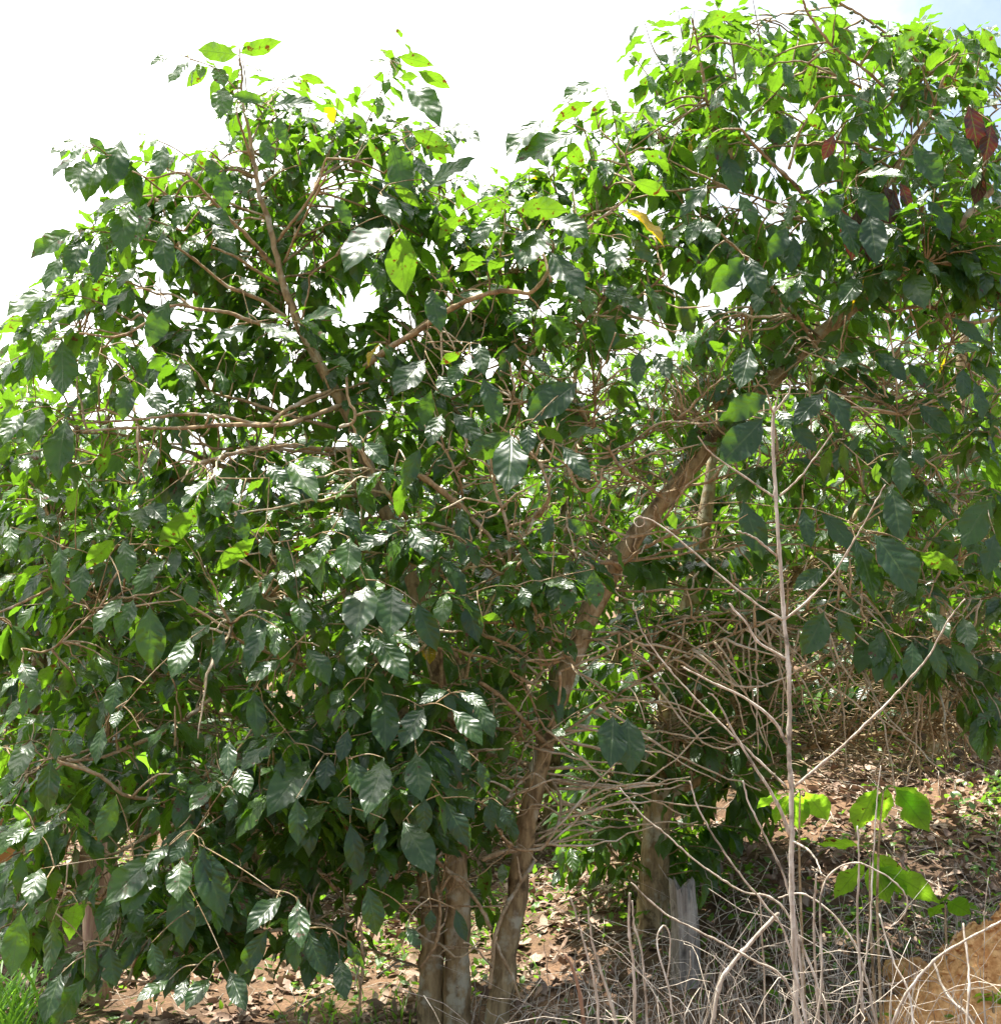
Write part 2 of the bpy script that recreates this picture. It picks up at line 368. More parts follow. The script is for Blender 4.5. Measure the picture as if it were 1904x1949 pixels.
# limbs traced from the photograph: (pixels, depths, widths)
c_ = lambda c, *p: [cp(c, x, y) for x, y in p]
LIMBS = [
 (c_(1, (1570, 1370), (1680, 1230), (1800, 1050), (1850, 900)), (-.05, -.35), (8, 4)),
 (c_(1, (1610, 1490), (1680, 1330), (1760, 1170), (1850, 1000)), (-.05, -.5), (7, 4)),
 (c_(1, (1550, 1510), (1420, 1360), (1300, 1240), (1150, 1080), (1040, 980), (860, 1010), (750, 970)), (-.1, -.5, -.7), (11, 8, 5, 3)),
 (c_(1, (1580, 1610), (1460, 1540), (1340, 1460), (1200, 1400)), (-.1, -.5), (9, 5)),
 (c_(1, (1630, 1810), (1480, 1700), (1300, 1630), (1150, 1510), (1000, 1400)), (-.1, -.6), (11, 5)),
 (c_(1, (1600, 1860), (1450, 1830), (1280, 1770), (1100, 1750), (980, 1735), (700, 1900), (450, 1890)), (-.1, -.5, -.8), (11, 7, 4)),
 (c_(1, (1690, 1900), (1750, 1640), (1760, 1560), (1904, 1450)), (-.1, -.3), (5, 3)),
 (c_(1, (1340, 640), (1380, 760), (1430, 900)), (-.35, -.1), (4, 7)),
 (c_(2, (180, 2080), (300, 1990), (480, 1880), (640, 1770), (780, 1700), (960, 1650), (1120, 1660), (1200, 1580), (1240, 1480), (1255, 1380)), (-.1, -.6, -.6), (15, 14, 12, 9, 6)),
 (c_(2, (950, 2010), (1230, 1930), (1420, 1870), (1560, 1770), (1740, 1680), (1880, 1560)), (0, -.5), (12, 5)),
 (c_(2, (1420, 1870), (1470, 1760), (1540, 1700)), (-.3, -.5), (6, 4)),
 (c_(2, (1400, 1340), (1500, 1250), (1640, 1150), (1720, 1050)), (-.6, -.5), (6, 4)),
 (c_(2, (1240, 1600), (1190, 1430), (1130, 1350)), (-.5, -.4), (7, 5)),
 (c_(3, (1060, 2300), (800, 1870), (640, 1680), (480, 1480), (350, 1360)), (.1, -.5), (12, 6)),
 (c_(3, (1420, 1490), (1440, 1260), (1480, 1090)), (.1, -.1), (14, 10)),
 (c_(3, (1300, 1500), (1380, 1380), (1300, 1000), (1500, 640), (1590, 420), (1660, 300)), (.1, -.2, -.3), (14, 10, 6)),
 (c_(3, (1230, 1100), (1330, 960), (1440, 760), (1530, 600)), (-.2, -.3), (9, 6)),
 (c_(3, (1620, 1310), (1570, 1180), (1510, 1050)), (.1, -.2), (8, 6)),
 (c_(3, (1870, 1000), (1800, 900), (1750, 760)), (.1, 0), (8, 6)),
 (c_(3, (1400, 670), (1250, 500), (1100, 370), (950, 260), (820, 90), (780, 0)), (0, -.5), (9, 5)),
 (c_(3, (1520, 430), (1350, 270), (1150, 110), (1000, 20), (940, -40)), (0, -.4), (8, 5)),
 (c_(3, (1180, 530), (1000, 440), (860, 380), (780, 345)), (-.1, -.4), (7, 4)),
 (c_(3, (830, 1180), (720, 1030), (580, 900), (430, 730)), (0, -.5), (11, 6)),
 (c_(3, (700, 960), (760, 760), (830, 640), (880, 560)), (-.2, -.4), (7, 5)),
 (c_(3, (960, 1280), (760, 1250), (600, 1195)), (-.1, -.4), (7, 5)),
 (c_(3, (860, 1250), (650, 1160), (450, 1100), (260, 1040)), (0, -.3), (7, 4)),
 (c_(3, (1230, 850), (1050, 810), (900, 800)), (0, -.2), (8, 6)),
 (c_(3, (240, 590), (210, 400), (180, 230), (150, 100)), (-.1, -.3), (8, 4)),
 (c_(3, (1900, 1800), (1700, 1830), (1500, 1740), (1260, 1770)), (.2, -.2), (9, 6)),
 (c_(3, (2000, 1580), (1800, 1530), (1580, 1480)), (.3, .2), (10, 9)),
 (c_(3, (2000, 1480), (1850, 1360), (1700, 1330)), (.1, 0), (8, 7)),
 (c_(4, (1910, 270), (1780, 310), (1620, 390), (1500, 470), (1300, 430), (1050, 410), (800, 440), (480, 460)), (-.1, -.45, -.6), (11, 8, 4)),
 (c_(4, (1990, 340), (1880, 380), (1600, 470), (1300, 470), (1000, 490), (700, 490), (470, 510)), (-.1, -.5, -.7), (12, 9, 5)),
 (c_(4, (2100, 600), (1850, 610), (1600, 590), (1350, 630), (1130, 690)), (-.1, -.5), (14, 9)),
 (c_(4, (1900, 640), (1700, 620), (1450, 600), (1200, 600), (1040, 480)), (-.1, -.2), (9, 5)),
 (c_(4, (1904, 490), (1650, 420), (1400, 340), (1200, 290)), (0, -.2), (9, 6)),
 (c_(4, (2080, 1000), (1870, 1240), (1680, 1420), (1500, 1450)), (-.2, -.7), (10, 6)),
 (c_(4, (700, 1420), (600, 1490), (500, 1570), (280, 1750), (120, 1740)), (-.3, -.7), (7, 4)),
 (c_(4, (540, 1300), (330, 1380), (150, 1470), (-40, 1550)), (-.2, -.4), (7, 5)),
 (c_(4, (1900, 1880), (1560, 1780), (1340, 1680), (1310, 1600)), (-.3, -.7), (7, 5)),
 (c_(5, (90, 600), (110, 750), (160, 930)), (-.5, -.45), (8, 7)),
 (c_(5, (150, 600), (230, 740), (340, 900), (420, 1000)), (-.55, -.4), (8, 9)),
 (c_(5, (80, 200), (90, 330), (130, 400), (110, 460), (40, 480)), (-.5, -.5), (6, 7)),
 (c_(5, (480, 750), (600, 830), (720, 930), (800, 1010), (900, 1120), (980, 1270)), (-.5, -.4), (13, 12, 8)),
 (c_(5, (160, 1180), (400, 1240), (560, 1310), (700, 1320), (800, 1240), (810, 1180)), (-.5, -.6), (7, 5)),
 (c_(5, (560, 1030), (680, 1070), (740, 1150), (900, 1290), (1000, 1310), (1070, 1250), (1095, 1180), (1060, 1120), (1000, 1090)), (-.45, -.5, -.5), (8, 7, 6)),
 (c_(5, (900, 710), (930, 860), (970, 970), (1000, 1120), (1000, 1290)), (-.55, -.45), (6, 8)),
 (c_(5, (1640, 1290), (1560, 1250), (1440, 1290), (1310, 1340), (1180, 1400)), (0, -.5), (11, 6)),
 (c_(5, (1640, 1260), (1800, 1150), (1960, 1080)), (-.1, -.4), (9, 7)),
 (c_(5, (640, 610), (720, 790), (740, 900)), (-.5, -.3), (5, 7)),
 (c_(5, (1150, 650), (1220, 800), (1210, 940), (1100, 1020), (990, 1050)), (-.5, -.4), (6, 8)),
 (c_(5, (1330, 700), (1370, 800), (1430, 850), (1510, 800), (1530, 720)), (-.5, -.5), (6, 5)),
 (c_(5, (1480, 260), (1490, 380), (1480, 480)), (-.4, -.3), (6, 5)),
 (c_(5, (1900, 990), (1750, 1100), (1600, 1080), (1450, 980)), (-.3, -.4), (6, 5)),
 (c_(5, (1560, 590), (1640, 720), (1800, 830), (1904, 900)), (-.4, -.1), (7, 8)),
 (c_(5, (850, 1660), (1000, 1720), (1120, 1800), (1200, 1830), (1300, 1800), (1340, 1740), (1300, 1700), (1150, 1650), (980, 1600), (850, 1590)), (-.4, -.55, -.5), (8, 7, 6)),
 (c_(5, (1170, 1440), (1150, 1580), (1160, 1700), (1185, 1860)), (-.5, -.45), (6, 7)),
 (c_(5, (1070, 1500), (1080, 1590), (1150, 1640)), (-.5, -.45), (5, 5)),
 (c_(5, (600, 1640), (615, 1780), (620, 1950)), (-.4, -.4), (8, 9)),
 (c_(5, (640, 1720), (720, 1810), (750, 1960)), (-.35, -.4), (8, 9)),
 (c_(5, (370, 1720), (500, 1660), (600, 1600), (640, 1500)), (-.7, -.6), (8, 5)),
 (c_(5, (640, 1720), (760, 1770), (900, 1800), (1050, 1900), (1180, 1960)), (-.4, -.3), (6, 7)),
 (c_(8, (830, 0), (950, 80), (1060, 190), (1150, 290), (1250, 390)), (-.4, -.05), (9, 10)),
 (c_(8, (1290, -60), (1290, 60), (1260, 190), (1220, 260)), (-.4, -.3), (7, 6)),
 (c_(8, (1100, 20), (1150, 160), (1200, 260)), (-.4, -.35), (5, 5)),
 (c_(8, (1230, 390), (1110, 360), (1060, 260)), (-.1, -.3), (7, 5)),
 (c_(8, (1130, 520), (1030, 600), (960, 740), (960, 870), (1010, 940)), (-.2, -.5, -.5), (7, 6)),
 (c_(8, (1240, 550), (1290, 650), (1285, 780), (1230, 890), (1170, 950), (1000, 930), (920, 750)), (-.2, -.45, -.4), (7, 7, 4)),
 (c_(8, (1150, 500), (1000, 430), (800, 410)), (0, .3), (10, 9)),
 (c_(8, (1060, 950), (950, 970), (850, 1010)), (0, -.2), (14, 10)),
 (c_(8, (1150, 1010), (1040, 1180), (970, 1300), (925, 1440), (905, 1600), (890, 1740)), (-.1, -.45, -.5), (9, 9, 8)),
 (c_(8, (920, 1470), (960, 1560), (1020, 1670), (1060, 1800)), (-.45, -.5), (7, 5)),
 (c_(8, (580, 1010), (700, 1110), (820, 1250), (900, 1400)), (-.4, -.4), (9, 7)),
 (c_(8, (540, 1040), (590, 1170), (610, 1280), (590, 1480), (500, 1620)), (-.5, -.45), (8, 6)),
 (c_(8, (700, 250), (690, 420), (700, 520), (640, 660)), (-.45, -.4), (8, 6)),
 (c_(8, (430, 920), (380, 1050), (330, 1200), (390, 1180), (450, 1000)), (-.4, -.2), (7, 5)),
 (c_(8, (300, 1280), (600, 1270), (800, 1275), (960, 1275)), (-.3, -.4), (5, 4)),
 (c_(8, (180, 1530), (160, 1750), (150, 1900)), (-.6, -.7), (6, 5)),
 (c_(8, (450, 1400), (600, 1490), (900, 1520)), (-.3, -.2), (5, 3)),
 (c_(7, (1250, 50), (1000, 250), (800, 340), (600, 420), (400, 450), (330, 430)), (-.3, -.7), (10, 6)),
 (c_(7, (1200, 500), (1000, 660), (820, 660), (700, 640), (560, 530), (330, 450)), (-.4, -.7), (7, 8)),
 (c_(7, (1100, 760), (850, 870), (660, 970), (500, 990), (240, 960)), (-.4, -.75), (8, 4)),
 (c_(7, (1560, 1200), (1450, 1150), (1300, 1100)), (-.5, -.5), (7, 6)),
 (c_(7, (1904, 1180), (1800, 1060), (1700, 950)), (-.4, -.45), (8, 6)),
 (c_(7, (1840, 1330), (1650, 1400), (1200, 1450), (1000, 1600), (860, 1680)), (-.3, -.6), (9, 5)),
 (c_(7, (660, 1260), (500, 1220), (320, 1170)), (-.5, -.7), (7, 5)),
 (c_(7, (1200, 1720), (1000, 1750), (800, 1700), (580, 1690)), (-.5, -.7), (5, 4)),
]
for pts, Ys, ws in LIMBS:
    k = max(14, int(sum(math.dist(a, b) for a, b in zip(pts, pts[1:])) / 9))
    P = stem_px(pts, Ys, k)
    r = np.interp(np.linspace(0, 1, k), np.linspace(0, 1, len(ws)), ws) / PXM / 2
    P = P + rng.normal(0, .0014, P.shape); r = r * .8
    G = Geo(); G.tube(P, r * (1 + .25 * (rng.random(k) > .75)), 7, rough=.12); G.build('branch', M_limb, tree)
    NET.append(P)

net = np.vstack(NET)
leafH, leafL, twigs = LeafList(), LeafList(), Geo()
hi, lo = Geo(), Geo()
def cone(py): return -.55 * min(max((py - 450) / 1350, 0), 1)
def grow(T, net, LL, r=(.0055, .0022), maxd=1.2, zpen=.7, frac=.5, size=(.11, .18), young=.2, sag=.12, step=.055, keep=.9, out=twigs, jit=.012, wob=.035, flat=1.0):
    d = np.linalg.norm((net - T) * (1, 1, flat), axis=1) + zpen * np.maximum(net[:, 2] - T[2], 0)
    if LL is None: d = d * np.exp(rng.normal(0, .22, len(d)))
    k = int(np.argmin(d)); A = net[k]; dd = np.linalg.norm(T - A)
    if dd > maxd:
        if LL is None: T = A + (T - A) * maxd / dd
        else: A = T + (A - T) * maxd / dd
        dd = maxd
    if dd < .12: T = T + nrm(T - A + rng.normal(0, .05, 3)) * .12; dd = np.linalg.norm(T - A)
    mid = (A + T) / 2 + np.array([0, 0, sag * dd]) + rng.normal(0, wob * dd, 3)
    P = spline(np.array([A, mid, T]), max(6, int(dd / .05)))
    P[1:-1] += rng.normal(0, jit * .3, P[1:-1].shape)
    out.tube(P, node_radii(len(P), r[0], r[1]), 5)
    if LL is not None: spray_leaves(LL, P, frac * min(1, .45 / max(dd, .2)) if dd > .45 else frac, step, size, young, keep=keep)
    return P

REG = [  # polygon, primary twigs, leafy twigs, depth range, young share
 ([(90, 600), (200, 430), (250, 320), (400, 250), (440, 140), (490, 110), (560, 190), (700, 220), (780, 290), (860, 340), (930, 400), (960, 620), (700, 700), (300, 700), (70, 670)], 22, 132, (-.05, .85), .25),
 ([(0, 690), (300, 660), (900, 620), (950, 900), (900, 1200), (850, 1480), (500, 1500), (0, 1500)], 34, 235, (-.35, 1.0), .1),
 ([(0, 1450), (850, 1450), (760, 1720), (600, 1790), (200, 1850), (0, 1840)], 18, 160, (-.6, .6), .05),
 ([(900, 390), (1000, 320), (1100, 240), (1230, 180), (1300, 300), (1350, 600), (950, 650)], 14, 95, (-.6, 1.0), .45),
 ([(1240, 80), (1300, 40), (1904, 40), (1960, 600), (1400, 650), (1250, 300)], 28, 190, (-.5, 1.0), .45),
 ([(1300, 620), (1940, 600), (1940, 1000), (1500, 950), (1350, 850)], 14, 70, (-.5, 1.0), .15),
 ([(1480, 950), (1940, 950), (1940, 1420), (1750, 1330)], 12, 40, (-.3, 1.0), .1),
 ([(900, 650), (1350, 650), (1300, 850), (1100, 1050), (900, 1000)], 16, 20, (-.4, 1.0), .1),
 ([(880, 1000), (1150, 1050), (1050, 1300), (950, 1500), (860, 1480)], 8, 24, (-.2, .9), .05),
 ([(520, 860), (900, 860), (900, 1500), (720, 1620), (480, 1420)], 4, 52, (-.8, -.2), .08),
 ([(380, 420), (960, 380), (1150, 640), (1100, 760), (380, 820)], 6, 95, (-.2, 1.3), .25),
 ([(1430, 380), (1904, 250), (1930, 570), (1450, 540)], 3, 26, (-.7, -.2), .0),
 ([(740, 1480), (1000, 1480), (960, 1740), (760, 1740)], 3, 16, (.2, .9), .05),
 ([(250, 330), (760, 250), (800, 420), (300, 480)], 3, 30, (0, .8), .25),
 ([(960, 1000), (1160, 1060), (1080, 1260), (960, 1250)], 2, 10, (-.6, -.3), .1),
]
prim = []; DENS = 1.75
for poly, n1, n2, (ya, yb), yg in REG:
    for x, y in sample_poly(poly, n1):
        P = grow(at(x, y, random.uniform(ya, yb)), net, None, (.0065, .003), 2.2, .8, sag=.08); prim.append(P)
net2 = np.vstack([net] + prim)
for poly, n1, n2, (ya, yb), yg in REG:
    for x, y in sample_poly(poly, int(n2 * DENS)):
        if 120 < x < 215 and y > 1580 and random.random() < .85 or 690 < x < 800 and y > 1680: continue
        Y = random.uniform(ya, yb); Y += cone(y) * (.5 - Y / 3)
        grow(at(x, y, Y), net2, leafH if Y < .25 else leafL, maxd=.75, young=yg, size=(.155, .235), step=.06, frac=.6)
# bare twigs in the airy middle of the tree
for poly, n in (([(850, 650), (1400, 650), (1350, 850), (1150, 1100), (1080, 1300), (1000, 1600), (860, 1600)], 420), ([(60, 780), (880, 780), (880, 1700), (100, 1700)], 420),
                ([(1200, 650), (1900, 650), (1900, 1000), (1250, 1000)], 170)):
    for x, y in sample_poly(poly, n):
        grow(at(x, y, random.uniform(-.7, .6) + .5 * cone(y)), net2, None, (.0038, .0015), random.uniform(.4, 1.0), random.uniform(.1, .7), sag=random.uniform(-.12, .12) if random.random() < .8 else random.uniform(-.35, .35), jit=.02)

pale = Geo()
for poly, n, ya, yb in (([(820, 640), (1420, 600), (1480, 800), (1350, 950), (1180, 1100), (1100, 1350), (1040, 1640), (860, 1640), (860, 1000)], 200, -.8, .1),
                ([(560, 1500), (900, 1500), (900, 1880), (560, 1880)], 60, -.9, .2), ([(250, 780), (850, 780), (850, 1500), (300, 1500)], 70, -1.0, -.3),
                ([(1350, 560), (1900, 560), (1900, 1000), (1350, 900)], 110, -.7, .1), ([(1130, 1100), (1500, 1000), (1904, 1050), (1904, 1500), (1500, 1560), (1130, 1600)], 200, -.5, .6)):
    for x, y in sample_poly(poly, n):
        grow(at(x, y, random.uniform(ya, yb)), net2, None, (random.uniform(.0045, .0075), .003), random.uniform(.35, .95), random.uniform(0, .6), sag=random.uniform(-.08, .12) if random.random() < .8 else random.uniform(-.4, .4), jit=.015, out=pale, flat=random.uniform(.7, 2.4))
tag(pale.build('bare_twigs', M_pale, tree), 'pale leafless twigs crossing in front of the leaning trunk', kind='stuff')
# sprays that make the outline of the crown against the sky: leafy shoots traced base -> tip
OUT = [((470, 200), (455, 85), 0), ((450, 170), (360, 110), -.2), ((520, 330), (510, 150), .1), ((560, 330), (600, 165), .2), ((620, 330), (645, 185), -.1),
       ((600, 352), (680, 190), -.2), ((680, 270), (765, 75), 0), ((700, 290), (800, 225), .1), ((720, 300), (840, 250), 0), ((730, 330), (870, 245), -.3),
       ((400, 330), (280, 260), -.3), ((352, 335), (200, 295), -.5), ((330, 380), (140, 270), -.5), ((350, 440), (200, 395), -.5), ((335, 470), (100, 440), -.6),
       ((300, 560), (110, 530), -.5), ((250, 610), (60, 560), -.6), ((250, 640), (20, 610), -.7), ((200, 660), (60, 640), -.4),
       ((800, 450), (890, 325), .2), ((900, 450), (945, 335), .3), ((1000, 430), (1010, 290), .1), ((1060, 400), (1040, 225), -.1), ((1130, 330), (1080, 195), -.2),
       ((1180, 300), (1150, 165), .1), ((1260, 200), (1200, 100), -.2), ((1290, 160), (1225, 40), 0), ((1330, 200), (1290, 20), .1), ((1400, 150), (1360, 5), .2),
       ((1310, 100), (1320, 20), -.3), ((1450, 120), (1430, -10), 0), ((1500, 160), (1530, 10), .1), ((1700, 160), (1690, 40), -.1), ((1760, 190), (1770, 45), 0),
       ((1800, 190), (1850, 60), -.2), ((1850, 200), (1890, 50), 0), ((700, 420), (830, 330), .2), ((1640, 180), (1600, 40), .2)]
for (x0, y0), (x1, y1), Y in OUT:
    a, b = at(x0, y0, Y + .1), at(x1, y1, Y)
    P = spline(np.array([a, (a + b) / 2 + rng.normal(0, .02, 3) + [0, 0, .03], b]), 10)
    twigs.tube(P, node_radii(10, .005, .002), 5); spray_leaves(leafH, P, .95, .055, (.13, .19), .4, keep=.98); prim.append(P)
    dd = np.linalg.norm(net - a, axis=1); k = int(np.argmin(dd))
    if dd[k] > .05: twigs.tube(spline(np.array([net[k], (net[k] + a) / 2 + [0, 0, .03], a]), 8), node_radii(8, .006, .005), 5)
net3 = np.vstack([net2] + prim[-len(OUT):])

# single leaves traced from the photograph: crop, (base -> tip), flag  w = sky/sun glint, y = sun-lit through, d = dark, b = broad, o = olive
HERO = {
1: '600,880,520,790;480,800,310,860;440,890,320,990;480,900,440,1070;600,900,490,1110;600,880,500,870;930,820,900,990;740,930,790,1140,d;690,790,620,1060;1360,300,1590,250,y;1350,310,1130,290,y;985,320,870,365;1080,340,970,455;1220,380,1260,480;1270,490,1250,650;1500,580,1340,545,d;1540,600,1760,590,d;1570,660,1610,800,d;1500,770,1520,920,d;1690,430,1840,470,y;1590,450,1690,470;440,1310,210,1440,b;500,1230,720,1150;740,1150,690,1400;830,1150,770,1370;450,1340,360,1500,o;480,1340,400,1540;570,1370,550,1570,d;920,1320,950,1530,d;1100,1150,1000,1280;1120,1180,1290,1270;1200,1270,1330,1420,d;350,1450,270,1620;330,1640,90,1780;300,1690,150,1850;190,1800,0,1890,y;200,1820,90,1930;470,1730,310,1830;780,1510,690,1620;740,1640,610,1800;960,1700,850,1930,d;1370,1570,1440,1660;1430,1850,1240,1930;1470,1830,1660,1930;1700,1830,1904,1780;1200,880,1210,1010,d;1270,960,1260,1160,d;1000,1100,900,1200',
2: '370,320,570,360,y;320,350,210,370;380,440,480,440,y;480,400,660,500,y;410,470,590,680;440,740,680,860,y;610,720,810,790;620,720,740,800;200,790,280,930,y;330,800,400,1060,o;460,880,540,1020;520,1100,770,920;340,1040,490,1180,y;260,1100,350,1250;340,1280,130,1510;390,1310,410,1660,yb;750,1220,600,1350,y;1480,570,1260,680,y;1400,740,1090,910;1200,670,1030,860,w;1490,460,1330,560;960,1110,1060,1020;1160,1290,1030,1390,w;1200,1280,1080,1490;1220,1420,1400,1660,w;1650,1360,1590,1530;1690,1350,1790,1480;1370,1480,1460,1600,y;1500,1590,1740,1660,y;1490,1600,1600,1700,w;1590,1640,1740,1770,w;1700,1030,1904,1100,y;1040,1190,1330,1190,y;1230,1240,1420,1340;1780,590,1820,680;840,1180,980,1170,y;960,1220,820,1380,w;100,1300,30,1150,d;240,1480,280,1640,d;560,1640,600,1850,d;280,650,330,690;620,1480,660,1620,y;700,1450,860,1480,y',
3: '190,160,370,80,y;880,130,1050,130,y;1300,300,1450,170,y;1790,300,1700,150,w;1790,150,1890,300,y;1660,200,1780,310;680,560,560,650,yb;850,330,800,530,y;800,640,920,740,y;1090,960,980,950,y;1090,1000,1330,1000;1020,1090,910,1230,d;1090,1070,1240,1230,db;1400,820,1550,1020,db;730,1330,720,1520,d;690,1290,600,1460,d;450,1460,280,1640,d;480,1460,530,1660,d;200,1230,130,1370;210,1240,290,1360;1100,1580,1010,1710;1390,1550,1450,1730,b;1530,1530,1690,1690,w;1350,1550,1230,1580,w;1620,1800,1780,1930,d;240,1040,110,1210,d;350,880,390,1080,d;420,1100,500,1260,w;1720,600,1780,820,d;1870,700,1800,850,db;1180,960,1120,870,d;1300,400,1270,500,w;500,480,640,330,y;330,590,210,760,y;1500,680,1600,800;1640,750,1710,920,w;1510,650,1640,740;1480,1130,1600,1330,d;1150,1200,1200,1460,d;990,1190,1080,1420,d',
4: '650,1120,500,1290,y;700,1120,730,1330;340,1160,350,1360;1000,1170,990,1310;1200,780,1050,920;1260,780,1290,950;1180,860,1230,980;1560,770,1690,900,w;1500,770,1400,860,y;1500,1100,1510,1210,w;1450,1110,1240,1300,y;1560,1150,1660,1290,w;1780,1110,1640,1200,y;1860,1090,1820,1220;840,920,930,1010;790,940,810,1060;1100,950,900,1170,y;950,1230,780,1410;1640,680,1760,880;1520,700,1600,800;230,370,190,570;130,400,40,560;380,440,340,740,d;350,-20,340,260,ob;200,-40,160,190,o;560,80,510,180;740,230,700,420,d;830,260,930,390,w;700,1450,560,1640;760,1460,690,1660;850,1500,850,1810,d;1190,1600,1110,1690;1270,1640,1220,1810,w;1080,1680,990,1880;1690,1450,1720,1630;1740,1740,1850,1920,b;1600,1800,1430,1920;120,1820,190,1950;1060,1370,1100,1490,d;480,1260,450,1450,d;60,1050,70,1200;160,1090,150,1240,d;900,600,850,700,w;440,830,380,970,y;620,580,560,760,y;1350,960,1400,1110,d',
5: '520,100,390,280;830,10,850,170;730,60,620,130,y;740,120,680,230;600,190,660,300;1100,80,1220,180,w;1300,220,1130,360,d;1390,230,1150,440,d;1590,30,1720,10,y;1740,50,1730,220,w;1830,60,1904,190;1110,470,1110,620,w;1020,510,800,630,o;1010,530,1000,820;1160,470,1310,570,y;1320,550,1510,520;1300,590,1440,760,w;100,510,150,600,w;180,570,300,690;620,410,550,570;500,600,400,800,d;400,790,380,990,y;440,1050,530,1220;100,1110,80,1310,b;340,1090,170,1180;200,1380,130,1640,b;340,1390,330,1640,b;480,1480,570,1720,d;160,1640,130,1860;260,1690,400,1890,b;760,1440,820,1670,d;1070,1390,1110,1490;1190,1360,1350,1400;1480,1290,1490,1480,ob;850,1560,950,1570,y;850,200,930,440,d;300,1010,350,1100,d;60,940,150,1060,d;680,400,830,560,d;560,270,520,450,o;1250,980,1190,1130,d;1330,1000,1420,1090,d',
6: '590,300,340,420,d;480,30,440,240;560,430,350,670,d;900,290,750,450,d;920,270,1030,480,d;700,440,840,600,d;1130,60,1000,140;1190,60,1340,210,d;1370,110,1500,270,w;1690,150,1680,310,db;1430,350,1600,500,d;1240,460,1350,580,w;1380,510,1540,520,w;940,590,900,780,y;1010,570,1040,740,y;440,900,530,1190,db;780,950,810,1140,d;880,960,1060,1170,d;1180,1090,1380,1390,db;1080,1120,1180,1420,d;900,1530,800,1750,db;980,1520,1060,1690,d;1440,1190,1650,1330,y;1400,1700,1400,1900,d;1500,1690,1570,1890,d;1620,1700,1740,1890,d;1860,880,1700,1120,o;1870,1090,1810,1290,d;1480,1530,1600,1660;1690,1560,1720,1740;640,390,700,480;1280,820,1340,1100,d;1330,630,1340,830,d;1400,600,1450,700,d;1200,680,1210,800,y;1800,30,1660,60;1750,220,1800,420,d;950,1200,1020,1290;900,1280,760,1400,d;40,960,60,1060,y',
7: '1060,900,990,1010,b;960,920,850,1060;880,990,640,1230;900,1010,720,1280;1030,1010,1020,1210,b;1130,930,1260,1280,d;1040,1130,1030,1470,d;1600,1220,1430,1400;1690,1230,1700,1470;1520,1400,1380,1640,d;1350,490,1400,630,b;1230,560,1090,710;1300,330,1290,520;1330,640,1300,770,d;230,1060,170,1250;680,160,650,250;290,440,280,700,db;660,640,570,870,o;590,250,550,440;1440,50,1450,280,d;1490,130,1460,300,o;1700,380,1640,560,d;1860,420,1840,590,b;1760,440,1560,720;120,1300,60,1620,o;300,1350,260,1620,o;440,1250,380,1460,y;500,1500,520,1680,d;480,1680,320,1920,d;350,1650,270,1900;1300,1640,1390,1830;1060,1680,1010,1820;1190,1680,1070,1840;960,1690,800,1800;620,1500,650,1700,db;860,1480,900,1640,db;180,820,50,930;290,790,170,950;1680,660,1700,890,d;1600,420,1580,560,d;1750,1420,1820,1640,d;60,500,30,640;180,330,80,520;300,260,320,420,o;420,280,440,400,d;800,280,870,270,d;1160,930,1150,1180,d;780,1030,800,1180,d;100,90,60,220;230,0,180,140;670,-20,640,160',
8: '180,60,100,230,w;290,80,300,350,b;520,150,400,340,b;680,160,830,330;720,60,850,130;650,50,510,110;470,400,500,640,b;110,440,170,640,b;290,430,220,720;690,330,770,480,d;520,650,520,830,d;640,680,770,900,d;400,790,550,1050;1590,190,1570,440,b;1670,200,1690,480,b;1240,270,1310,300;80,1460,170,1600,d;40,1570,80,1770;560,1290,550,1400,d;700,1290,750,1450,d;90,270,50,430,d;60,40,0,120;800,100,900,290;420,1390,490,1500;830,450,870,600,d;870,700,900,830,d;100,800,140,1060,d;300,780,260,950,d;200,1160,250,1400,d;30,650,100,740,d;960,700,1000,810,d;430,1420,380,1450,o',
}
def sm(x, y): return math.sin(x * .011 + 1.3) * math.cos(y * .009 + .4) + .6 * math.sin(x * .027 - y * .019)
HALF = nrm(nrm(CAM - np.array([0, -.7, 2.2])) + SUNV)
hero_net = net3
nh = 0
